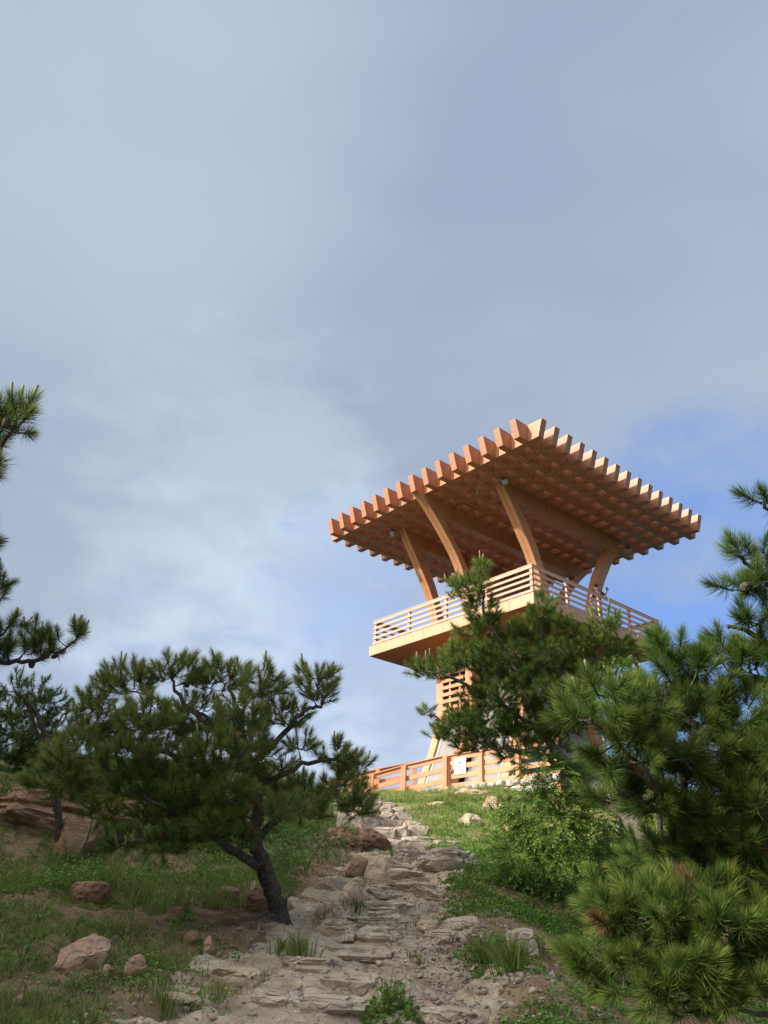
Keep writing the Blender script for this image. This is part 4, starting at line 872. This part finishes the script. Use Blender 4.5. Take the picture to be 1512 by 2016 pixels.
# 4. near pine whose limbs enter from the left edge
bl = []
for (x, y, a, b, d) in [(28, 835, 34, 36, 3.7), (-5, 870, 26, 40, 3.7), (-10, 930, 20, 20, 3.7), (2, 1150, 14, 14, 5.2), (-10, 1190, 14, 16, 5.2), (15, 1240, 22, 26, 5.6), (70, 1265, 22, 26, 5.6), (50, 1290, 40, 14, 5.6), (110, 1275, 34, 18, 5.6), (142, 1258, 20, 18, 5.6), (-20, 1290, 40, 30, 5.6), (-90, 1220, 70, 60, 5.4), (-90, 1050, 60, 60, 4.8), (-100, 880, 70, 60, 4.0)]:
    bl.append(B(x, y, a, b, d))
b4 = np.array([-3.6, 4.6, 0]); b4[2] = gh(b4[0], b4[1])-.05
pine('pine outside the left edge whose dark limbs reach into view', [b4, P(-280, 1650, 5.2), P(-250, 1400, 5.2), P(-200, 1200, 5.0), P(-170, 1000, 4.5), P(-150, 850, 4.2)], [.12, .10, .085, .06, .045, .03],
     [(PP([(-230, 1320, 5.2), (-100, 1310, 5.5), (0, 1303, 5.6), (70, 1300, 5.6), (105, 1288, 5.6), (150, 1262, 5.6)]), .03), (PP([(-150, 880, 4.2), (-60, 890, 3.9), (0, 870, 3.7), (35, 820, 3.7)]), .02), (PP([(-200, 1200, 5.), (-60, 1190, 5.2), (0, 1165, 5.2)]), .016), (PP([(-60, 1190, 5.2), (0, 1250, 5.5), (20, 1225, 5.6)]), .014)],
     bl, 'near', 74, nparts=200, mat=M_needle_b, density=.9, candles=.4, sc=1.0, tint0=-.05)
# 5-8 trees behind
def back_pine(label, blobs, D, seed, basepx, mat=M_needle, dens=.8, nparts=0):
    bl = [B(x, y, a, b, D+dz) for (x, y, a, b, dz) in blobs]; c = np.mean([b[0] for b in bl], 0); bp = np.array(P(*basepx, D)); bp[2] = min(gh(bp[0], bp[1])-.1, c[2]-.5)
    tips = sorted(bl, key=lambda q: -q[0][2]); top = tips[0][0]
    pine(label, [bp, bp*.6+c*.4+np.array([.05, 0, 0]), c, top], [.05, .04, .03, .012], [([c*.7+bp*.3, (c+b[0])/2, b[0]], .012) for b in bl], bl, 'far', seed, nparts=nparts, mat=mat, density=dens, candles=.12, sc=1.1)
back_pine('paler pine behind the spreading pine at the left edge', [(20, 1400, 40, 36, 0), (70, 1370, 36, 30, .2), (100, 1390, 32, 30, 0), (50, 1440, 60, 40, -.2), (120, 1440, 46, 36, .2), (0, 1480, 50, 40, 0), (60, 1510, 60, 36, .3), (-60, 1440, 60, 60, 0), (-40, 1380, 40, 30, .2), (90, 1500, 60, 40, .1), (160, 1470, 50, 36, .2), (150, 1530, 50, 30, .1)], 10.5, 81, (30, 1620), dens=1.2)
back_pine('dark shooted pine tip rising left of the spreading pine', [(30, 1360, 22, 24, 0), (42, 1400, 18, 26, 0), (60, 1450, 22, 26, 0), (100, 1490, 26, 22, 0), (165, 1400, 20, 16, 0)], 8.6, 82, (130, 1620), mat=M_needle_b, dens=1.1)
back_pine('slender pine standing right of the tower shaft behind the others', [(1240, 1350, 18, 44, 0), (1235, 1400, 26, 28, .1), (1285, 1385, 26, 26, .1), (1300, 1360, 14, 24, .2), (1270, 1420, 36, 26, 0), (1330, 1420, 40, 36, 0), (1250, 1300, 12, 14, .0)], 10.0, 83, (1290, 1640), dens=.9)
back_pine('low pine seen through gaps below the right pine', [(1290, 1500, 50, 40, 0), (1350, 1520, 60, 50, 0), (1420, 1480, 60, 50, 0), (1460, 1560, 60, 50, 0), (1190, 1490, 40, 22, .2)], 9.5, 84, (1380, 1660), dens=.7)
back_pine('small dark pine seedling on the slope right of the path', [(1015, 1590, 40, 10, 0), (985, 1600, 22, 10, 0), (1050, 1575, 24, 12, 0)], 8.6, 85, (1060, 1640), mat=M_needle_b, dens=.8)
# dead bleached stem leaning at the left bank
dp = hit(150, 1690); dd_ = float(np.dot(np.array(dp), FW))
o = tube_obj('dead_sapling', [np.array(dp)-np.array(dp), P(172, 1650, dd_)-np.array(dp), P(182, 1610, dd_)-np.array(dp), P(189, 1590, dd_)-np.array(dp)], [.022, .018, .012, .006], M_deadwood); o.location = dp; tag(o, 'bleached dead stem leaning on the left bank below the pine', 'dead sapling')
dp = hit(500, 1850); dd_ = float(np.dot(np.array(dp), FW))
o = tube_obj('dead_stick', [(0, 0, 0), P(508, 1832, dd_)-np.array(dp), P(512, 1815, dd_)-np.array(dp)], [.012, .010, .006], M_deadwood); o.location = dp; tag(o, 'short bleached stick standing in dry grass below the trunk', 'stick')

# ------------------------------------------------------------------ grass and low plants
def blades(name, cx, cy, n_per, h, spread, width, lean, mat, seed, tmu=.4, tsd=.15, curl=.35, zoff=0.):
    """cx,cy,h arrays per clump"""
    r = np.random.RandomState(seed); m = len(cx); k = np.repeat(np.arange(m), n_per); n = len(k)
    a = r.uniform(0, 2*np.pi, n); rad = np.abs(r.normal(0, 1, n))*spread[k]; bx = cx[k]+rad*np.cos(a); by = cy[k]+rad*np.sin(a); bz = ground_np(bx, by)-.01+zoff
    hh = h[k]*r.uniform(.45, 1.1, n); ln = lean*np.abs(r.normal(.6, .5, n)); a2 = a+r.normal(0, .7, n); dx, dy = np.cos(a2)*ln*hh, np.sin(a2)*ln*hh
    b = np.stack([bx, by, bz], 1); mid = b+np.stack([dx*.35, dy*.35, hh*.6], 1); tip = b+np.stack([dx*(1+curl), dy*(1+curl), hh*(1-.3*ln*curl)], 1)
    sa = r.uniform(0, np.pi, n); sd = np.stack([np.cos(sa), np.sin(sa), np.zeros(n)], 1)*(width*r.uniform(.7, 1.3, n)*.5)[:, None]
    V = np.stack([b-sd, b+sd, mid+sd*.8, mid-sd*.8, tip], 1).reshape(-1, 3); q = np.arange(n)[:, None]*5
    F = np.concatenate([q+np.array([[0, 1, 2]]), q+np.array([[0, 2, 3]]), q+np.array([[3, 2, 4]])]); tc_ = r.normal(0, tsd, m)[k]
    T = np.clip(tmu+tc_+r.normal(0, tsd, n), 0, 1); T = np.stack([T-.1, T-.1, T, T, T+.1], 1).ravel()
    return link(name, mesh_np(name, V, F, np.clip(T, 0, 1)), mat)
def sample(n, x0, x1, y0, y1, dens, seed):
    r = np.random.RandomState(seed); x = r.uniform(x0, x1, n*4); y = r.uniform(y0, y1, n*4); d = dens(x, y); k = r.rand(n*4) < d; return x[k][:n], y[k][:n]
x, y = sample(7500, -1.5, 9, 10.5, 28, lambda x, y: grassiness(x, y)*np.clip(12/y, 0, 1), 1)
r = np.random.RandomState(1); _k = fbm(x*.8, y*.8, 11, 3) > -.18; x = x[_k]; y = y[_k]; gn = fbm(x*1.1+2, y*1.1, 3, 3)
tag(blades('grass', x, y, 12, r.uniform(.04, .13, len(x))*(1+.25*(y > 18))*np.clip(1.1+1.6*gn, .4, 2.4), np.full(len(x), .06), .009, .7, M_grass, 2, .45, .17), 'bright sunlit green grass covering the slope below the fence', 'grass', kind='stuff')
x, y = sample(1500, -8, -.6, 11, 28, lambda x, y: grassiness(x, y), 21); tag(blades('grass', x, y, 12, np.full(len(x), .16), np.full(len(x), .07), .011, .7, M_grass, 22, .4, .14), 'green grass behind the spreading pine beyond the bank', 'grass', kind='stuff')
x, y = sample(4300, -6.0, -.7, 4.2, 12.5, lambda x, y: np.clip(grassiness(x, y)*1.0-.05, 0, 1), 3); r = np.random.RandomState(3)
tag(blades('grass', x, y, 16, r.uniform(.03, .13, len(x)), np.full(len(x), .035), .0045, .9, M_grassd, 4, .45, .14), 'shaded green grass on the left slope around the boulders', 'grass', kind='stuff')
def dryd(x, y): return np.clip((.55-.9*fbm(x*.8+9, y*.8, 4, 3))*(1-pmask(x, y))*(1-.55*sst(x-path_x(y), -.2, 1)), 0, 1)
x, y = sample(5600, -5.5, 2.5, 4.2, 11.5, dryd, 5); r = np.random.RandomState(5)
tag(blades('dry_grass', x, y, 13, r.uniform(.02, .075, len(x)), np.full(len(x), .05), .0035, 1.6, M_dry, 6, .4, .2, .5), 'grey brown dry grass stubble over the shaded bank', 'dry grass', kind='stuff')
x, y = sample(2300, .5, 3.4, 4.4, 10.5, lambda x, y: np.clip(.6+fbm(x*.9, y*.9, 8, 2), 0, 1)*(1-pmask(x, y)), 7)
tag(blades('needle_litter', x, y, 26, np.full(len(x), .018), np.full(len(x), .05), .0028, 4.5, M_litter, 8, .4, .25, .3), 'red brown fallen needles on the right bank', 'needle litter', kind='stuff')
x, y = sample(900, -3.5, -.6, 7.2, 10.8, lambda x, y: .7+0*x, 17)
tag(blades('needle_litter', x, y, 24, np.full(len(x), .018), np.full(len(x), .06), .0030, 4.5, M_litter, 18, .3, .2, .3), 'brown fallen needles under the spreading pine', 'needle litter', kind='stuff')
x, y = sample(900, -.6, 2, 4.2, 13, lambda x, y: np.clip(.30+1.1*fbm(x*1.5, y*1.5, 6, 2), 0, 1)*pmask(x, y), 27)
tag(blades('dry_grass', x, y, 12, np.full(len(x), .025), np.full(len(x), .05), .003, 2.0, M_dry, 28, .3, .2, .3), 'thin brown litter caught between the path ledges', 'dry grass', kind='stuff')
# dry seeding grass along the fence foot
x = []; y = []
r = np.random.RandomState(12)
for k in range(330):
    t = r.uniform(-1, 1); px_ = r.uniform(745, 1010); q = hit(px_, np.interp(px_, [745, 885, 1010], [1560, 1545, 1538])+r.uniform(-6, 14)); x.append(q.x); y.append(q.y)
x = np.array(x); y = np.array(y)
tag(blades('grass', x, y, 14, r.uniform(.08, .26, len(x)), np.full(len(x), .10), .010, .6, M_grass, 13, .85, .16), 'tall yellowish grass growing along the foot of the fence', 'grass', kind='stuff')

def clump(px, py, h, n, label, mat=M_grassd, w=.006, sp=.05, seed=0, tmu=.5, name='grass_clump', cat='grass clump', group='single grass clumps beside the path', lean=.7):
    p = hit(px, py); o = blades(name, np.array([p.x]), np.array([p.y]), n, np.array([h]), np.array([sp]), w, lean, mat, 500+seed, tmu, .12, .5); tag(o, label, cat, group); return o
clump(590, 1882, .19, 150, 'tall arching grass clump on the left edge of the path', seed=1, sp=.07)
clump(555, 1870, .13, 90, 'shorter grass clump just left of the tall arching one', seed=2, sp=.08)
clump(770, 1998, .22, 120, 'tall grass clump rising behind the leafy weed at the bottom', seed=3, sp=.05, lean=.4)
clump(955, 1895, .24, 90, 'broad bladed grass clump on the right bank', seed=4, w=.009, sp=.05, lean=.8)
clump(1010, 1905, .26, 110, 'broad bladed grass clump beside the grey flat rock', seed=5, w=.010, sp=.07, lean=.8)
clump(805, 1578, .34, 160, 'bushy bright grass clump near the top of the steps', M_grass, .014, .12, 6, .6)
clump(880, 1552, .34, 150, 'tall pale grass clump against the fence bottom', M_grass, .014, .14, 7, .85, lean=.35)
clump(700, 1795, .14, 60, 'thin grass clump by the pale faceted block', seed=8)
clump(320, 1985, .16, 110, 'bright grass clump at the bottom edge left of the path', seed=9, tmu=.65)
clump(425, 1970, .13, 80, 'small grass clump by the pale flat slab', seed=10, tmu=.6)
clump(230, 1840, .15, 120, 'loose grass clump above the large pink boulder', seed=11, sp=.09)
clump(270, 1830, .15, 90, 'yellow green grass clump right of the loose one', seed=12, tmu=.7)
clump(70, 1745, .16, 140, 'bright grass clump left of the rounded brown boulder', M_grass, seed=13, sp=.08)

def leaf_set(pts, dirs, L, W_, r, fold=.25):
    """ovate leaves, 4 tris each"""
    n = len(pts); d = dirs/np.linalg.norm(dirs, axis=1)[:, None]; s = np.cross(d, np.array([0, 0, 1.])+r.normal(0, .35, (n, 3))); s /= np.linalg.norm(s, axis=1)[:, None]; up_ = np.cross(s, d)
    L = np.broadcast_to(L, n)[:, None]; W_ = np.broadcast_to(W_, n)[:, None]
    V = np.stack([pts, pts+d*L*.45-s*W_*.5+up_*W_*fold, pts+d*L*.5, pts+d*L*.45+s*W_*.5+up_*W_*fold, pts+d*L-up_*L*.12], 1).reshape(-1, 3); q = np.arange(n)[:, None]*5
    F = np.concatenate([q+np.array([[0, 2, 1]]), q+np.array([[0, 3, 2]]), q+np.array([[1, 2, 4]]), q+np.array([[2, 3, 4]])]); return V, F
def herb_mesh(cx, cy, n_per, h, sp, L, W_, seed):
    r = np.random.RandomState(seed); k = np.repeat(np.arange(len(cx)), n_per); n = len(k); a = r.uniform(0, 2*np.pi, n); rad = np.sqrt(r.rand(n))*sp
    x = cx[k]+rad*np.cos(a); y = cy[k]+rad*np.sin(a); z = ground_np(x, y)+r.rand(n)*h*(1.1-rad/sp)
    d = np.stack([np.cos(a+r.normal(0, .8, n)), np.sin(a+r.normal(0, .8, n)), r.normal(.35, .35, n)], 1); V, F = leaf_set(np.stack([x, y, z], 1), d, L*r.uniform(.6, 1.2, n), W_*r.uniform(.7, 1.2, n), r)
    T = np.repeat(np.clip(r.normal(.42, .18, n)+(z-ground_np(x, y))/max(h, .01)*.2, 0, 1), 5); return V, F, T
def herb(px, py, h, sp, n, label, L=.035, W_=.02, mat=M_leaf, seed=0, cat='weed'):
    p = hit(px, py); V, F, T = herb_mesh(np.array([p.x]), np.array([p.y]), n, h, sp, L, W_, 700+seed); base = np.array(p)
    root = empty('weed', p); tag(root, label, cat, 'leafy weeds beside the path'); link('leaves', mesh_np('leaves', V-base, F, T), mat, root)
    r = np.random.RandomState(seed); sV, sF = [], []; off = 0
    for k in range(8):
        a = r.uniform(0, 6.28); q = np.array([math.cos(a)*sp*.6*r.rand(), math.sin(a)*sp*.6*r.rand(), h*r.uniform(.6, 1)]); v, f = tube([(0, 0, -.01), q*.5+np.array([0, 0, h*.12]), q], [.0035, .003, .0015], 4); sV.append(v); sF.append(f+off); off += len(v)
    link('stems', mesh_np('stems', np.concatenate(sV), np.concatenate(sF), None, True), M_stem, root); return root
M_stem = simple('green_stem', (.09, .13, .04), .7)
herb(770, 2002, .20, .15, 230, 'leafy bright green weed at the bottom centre of the path', seed=1, mat=M_leaf2, L=.045, W_=.03)
herb(362, 1818, .15, .08, 90, 'small round leafed weed beside the reddish rock', seed=2, mat=M_leaf2, L=.04, W_=.028)
herb(925, 1722, .26, .26, 260, 'dark leafy weed in the shade of the big ledge', seed=3)
herb(40, 1900, .14, .16, 200, 'dense bright weed at the left edge near the pink boulder', seed=4, mat=M_leaf2)
herb(965, 1790, .14, .18, 180, 'low leafy weed on the right shoulder of the path', seed=5)
herb(1045, 1815, .14, .20, 200, 'broad leafed weed spreading over the right bank', seed=6, mat=M_leaf2)
herb(1110, 1840, .18, .20, 220, 'dark leafy weed at the foot of the near pine', seed=7)
herb(1090, 1880, .2, .18, 220, 'dense weed drooping over the right bank edge', seed=8)
herb(640, 1690, .20, .25, 240, 'dark leafy weed under the right limb of the spreading pine', seed=9)
herb(560, 1730, .30, .25, 260, 'leafy weed growing behind the leaning trunk', seed=10, mat=M_leaf)
herb(1190, 1990, .14, .2, 220, 'leafy weed at the bottom edge under the near pine', seed=11, mat=M_leaf2)
herb(150, 1690, .2, .3, 240, 'leafy weed in front of the pointed brown block', seed=12)
herb(770, 1690, .16, .16, 160, 'green weed hanging over the red brown mound', seed=13)
# creeping cover
def cover(name, n, x0, x1, y0, y1, df, h, L, mat, seed, label):
    x, y = sample(n, x0, x1, y0, y1, df, seed); V, F, T = herb_mesh(x, y, 14, h, .09, L, L*.6, seed); tag(link(name, mesh_np(name, V, F, T), mat), label, 'ground cover', kind='stuff')
cover('ground_cover', 2600, .7, 3.6, 4.4, 9.8, lambda x, y: np.clip(.42+1.3*fbm(x*1.2+4, y*1.2, 2, 3), 0, 1)*(1-pmask(x, y)), .06, .032, M_leaf, 31, 'low creeping leaves over the right bank')
cover('ground_cover', 3200, -6.2, -.8, 4.4, 12.8, lambda x, y: np.clip(.08+.40*sst(y, 8.5, 10)+1.2*fbm(x*1.1+14, y*1.1, 5, 3), 0, 1), .07, .03, M_leaf, 32, 'low leafy weeds in the grass on the left')
cover('ground_cover', 900, 1.2, 7, 9.5, 19, lambda x, y: np.clip(.25+1.2*fbm(x*.6+14, y*.6, 9, 3), 0, 1), .16, .05, M_leaf2, 33, 'bright leafy weeds on the slope behind the shrub')

# leafy sapling with pinnate leaves on the right of the path
def sapling(label, base, stems, blobs, seed, mat, n_fr=220, Lf=.17, leaf=.030, name='leafy_shrub', cat='shrub', npairs=7):
    r = np.random.RandomState(seed); base = np.array(base, float); root = empty(name, tuple(base)); tag(root, label, cat); nodes = []
    for st, r0 in stems:
        p_ = bez(st, 5); tube_obj('stem', [q-base for q in p_], list(np.linspace(r0, .004, len(p_))), M_bark2, root, 6); nodes += p_
    nodes = np.array(nodes); Pt, Dr = [], []; sV, sF = [], []; off = 0
    for (c, rx, ry, rd) in blobs:
        m = int(n_fr*rx*ry*14)+3
        for k in range(m):
            v = r.normal(size=3); v /= np.linalg.norm(v); v *= r.uniform(.3, 1)**.5; p = c+v[0]*rx*RT+v[2]*ry*np.array([0, 0, 1])+v[1]*rd*np.array([0, 1, 0])
            j = np.argmin(np.linalg.norm(nodes-p, axis=1)); a = nodes[j]; d = p-a; d = d/(np.linalg.norm(d)+1e-6)+np.array([0, 0, .25])+r.normal(0, .35, 3); d /= np.linalg.norm(d); sag = np.array([0, 0, -.25])
            q1 = p+d*Lf*.5; q2 = p+d*Lf+sag*Lf; v_, f_ = tube([a*.25+p*.75, p, q1, q2], [.003, .0022, .0015, .001], 3); sV.append(v_); sF.append(f_+off); off += len(v_)
            sd = np.cross(d, np.array([0, 0, 1.])+r.normal(0, .3, 3)); sd /= np.linalg.norm(sd)
            for t in np.linspace(.12, .95, npairs):
                b = p+d*Lf*t+sag*Lf*t*t
                for s in (-1, 1): Pt.append(b); Dr.append(sd*s+d*.45+r.normal(0, .15, 3))
            Pt.append(q2); Dr.append(d+sag)
    Pt = np.array(Pt); Dr = np.array(Dr); V, F = leaf_set(Pt-base, Dr, leaf*r.uniform(.75, 1.2, len(Pt)), leaf*.5, r); T = np.repeat(np.clip(r.normal(.62, .17, len(Pt)), 0, 1), 5)
    l = link('leaves', mesh_np('leaves', V, F, T), mat, root); tag(l, kind='stuff'); t = link('leaf_stalks', mesh_np('leaf_stalks', np.concatenate(sV)-base, np.concatenate(sF), None, True), M_stem, root); tag(t, kind='stuff')
sD = 6.6; sb_ = hit(1160, 1765); sD = float(np.dot(np.array(sb_), FW)); 
bl = [B(x, y, a, b, sD+dz) for (x, y, a, b, dz) in [(1065, 1510, 38, 24, 0), (1100, 1535, 36, 28, 0), (1050, 1570, 36, 20, 0), (1085, 1580, 46, 30, .1), (1130, 1590, 40, 34, 0), (1040, 1640, 50, 30, 0), (1090, 1640, 56, 34, -.1), (1150, 1650, 46, 40, 0), (1050, 1700, 54, 24, -.1), (1110, 1700, 50, 28, -.2), (1015, 1680, 40, 22, 0), (1080, 1745, 46, 20, -.1), (1170, 1700, 30, 30, .1), (1200, 1600, 30, 30, .3), (1200, 1660, 30, 36, .3)]]
sapling('light green shrub with feathery paired leaves right of the path', sb_, [(PP([(1160, 1765, sD), (1130, 1700, sD), (1108, 1630, sD), (1095, 1570, sD), (1065, 1505, sD)]), .014), (PP([(1140, 1720, sD), (1090, 1690, sD), (1030, 1680, sD)]), .007), (PP([(1130, 1700, sD), (1160, 1650, sD), (1190, 1610, sD+.2)]), .007), (PP([(1108, 1630, sD), (1070, 1600, sD), (1040, 1560, sD)]), .006)], bl+[B(x, y, a, b, sD+dz) for (x, y, a, b, dz) in [(1130, 1520, 30, 26, .1), (1010, 1600, 30, 22, .1), (985, 1660, 34, 18, .2), (1000, 1720, 40, 18, 0), (1210, 1740, 40, 30, 0), (1240, 1640, 30, 40, .3), (1150, 1560, 36, 30, .1)]], 5, M_leaf2, n_fr=190, leaf=.036)
bl = [B(x, y, a, b, 14+dz) for (x, y, a, b, dz) in [(1205, 1340, 24, 30, 0), (1225, 1325, 22, 18, 0), (1190, 1370, 16, 26, 0), (1215, 1380, 30, 20, 0)]]
bb = np.array(P(1215, 1600, 14)); bb[2] = gh(bb[0], bb[1])
sapling('pale blue green broadleaf tree peeking between shaft and slender pine', bb, [([bb, P(1215, 1480, 14), P(1208, 1330, 14)], .05)], bl, 6, M_leaf, n_fr=60, Lf=.22, leaf=.085, name='broadleaf_tree', cat='tree', npairs=4)
bl = [B(x, y, a, b, 7.6+dz) for (x, y, a, b, dz) in [(600, 1660, 60, 40, .4), (655, 1640, 40, 36, .5), (560, 1690, 30, 30, .4)]]
hb = hit(600, 1715)
sapling('thin dark bush under the right limb of the spreading pine', hb, [([np.array(hb), P(590, 1660, 8.1), P(560, 1640, 8.1)], .008), ([np.array(hb), P(625, 1670, 8.1), P(660, 1630, 8.1)], .008)], bl, 9, M_leaf, n_fr=110, Lf=.14, leaf=.026)

x, y = sample(700, .4, 7, 11, 27, lambda x, y: np.clip(.2-1.2*fbm(x*.8, y*.8, 11, 3), 0, 1)*(1-pmask(x, y)), 77)
tag(blades('dry_grass', x, y, 12, np.full(len(x), .06), np.full(len(x), .09), .007, 1.3, M_dry, 78, .6, .2, .4), 'dry straw coloured patches in the sunlit slope grass', 'dry grass', kind='stuff')

cover('ground_cover', 1500, .55, 4.2, 8.2, 13, lambda x, y: np.clip(.5+1.2*fbm(x*1.1+4, y*1.1, 12, 3), 0, 1)*(1-pmask(x, y))*sst(x-path_x(y)-path_w(y), .0, .5), .22, .045, M_leaf2, 35, 'lush bright leafy growth between path and shrub')
cover('ground_cover', 900, -4.5, -.9, 9.5, 13, lambda x, y: np.clip(.5+1.2*fbm(x*1.1+4, y*1.1, 13, 3), 0, 1)*(1-pmask(x, y)), .25, .045, M_leaf, 36, 'leafy undergrowth on the bank behind the spreading pine')

cover('ground_cover', 520, -3.4, -.75, 7.6, 9.9, lambda x, y: np.clip(.55+1.2*fbm(x*1.3+4, y*1.3, 14, 3), 0, 1)*(1-pmask(x, y)), .24, .038, M_leaf, 37, 'dark leafy undergrowth beneath the spreading pine')
x, y = sample(260, -3.6, -.7, 7.4, 10.2, lambda x, y: np.clip(.5+1.2*fbm(x*1.3+4, y*1.3, 15, 3), 0, 1)*(1-pmask(x, y)), 79)
tag(blades('grass', x, y, 16, np.random.RandomState(3).uniform(.1, .3, len(x)), np.full(len(x), .04), .006, .7, M_grassd, 80, .5, .15), 'taller grass standing under the spreading pine', 'grass', kind='stuff')

# grass and litter growing up round the foot of every boulder
x, y, hh_ = [], [], []; r = np.random.RandomState(91)
for o in [o for o in bpy.data.objects if o.name.startswith('boulder') and o.location.y < 17]:
    d = o.dimensions; n = int(10+60*(d.x+d.y))
    for k in range(min(n, 160)):
        a = r.uniform(0, 6.28); q = r.uniform(.42, .62); px_, py_ = o.location.x+math.cos(a)*d.x*q*.95, o.location.y+math.sin(a)*d.y*q*.9
        x.append(px_); y.append(py_); hh_.append(r.uniform(.02, .10))
x, y, hh_ = np.array(x), np.array(y), np.array(hh_); k_ = r.rand(len(x)) < .55
tag(blades('grass', x[k_], y[k_], 9, hh_[k_], np.full(k_.sum(), .025), .0045, .9, M_grassd, 92, .45, .18), 'short grass fringing the feet of the boulders', 'grass', kind='stuff')
tag(blades('dry_grass', x[~k_], y[~k_], 12, hh_[~k_]*.7, np.full((~k_).sum(), .03), .0035, 1.4, M_dry, 93, .35, .2), 'dry litter banked against the boulders', 'dry grass', kind='stuff')
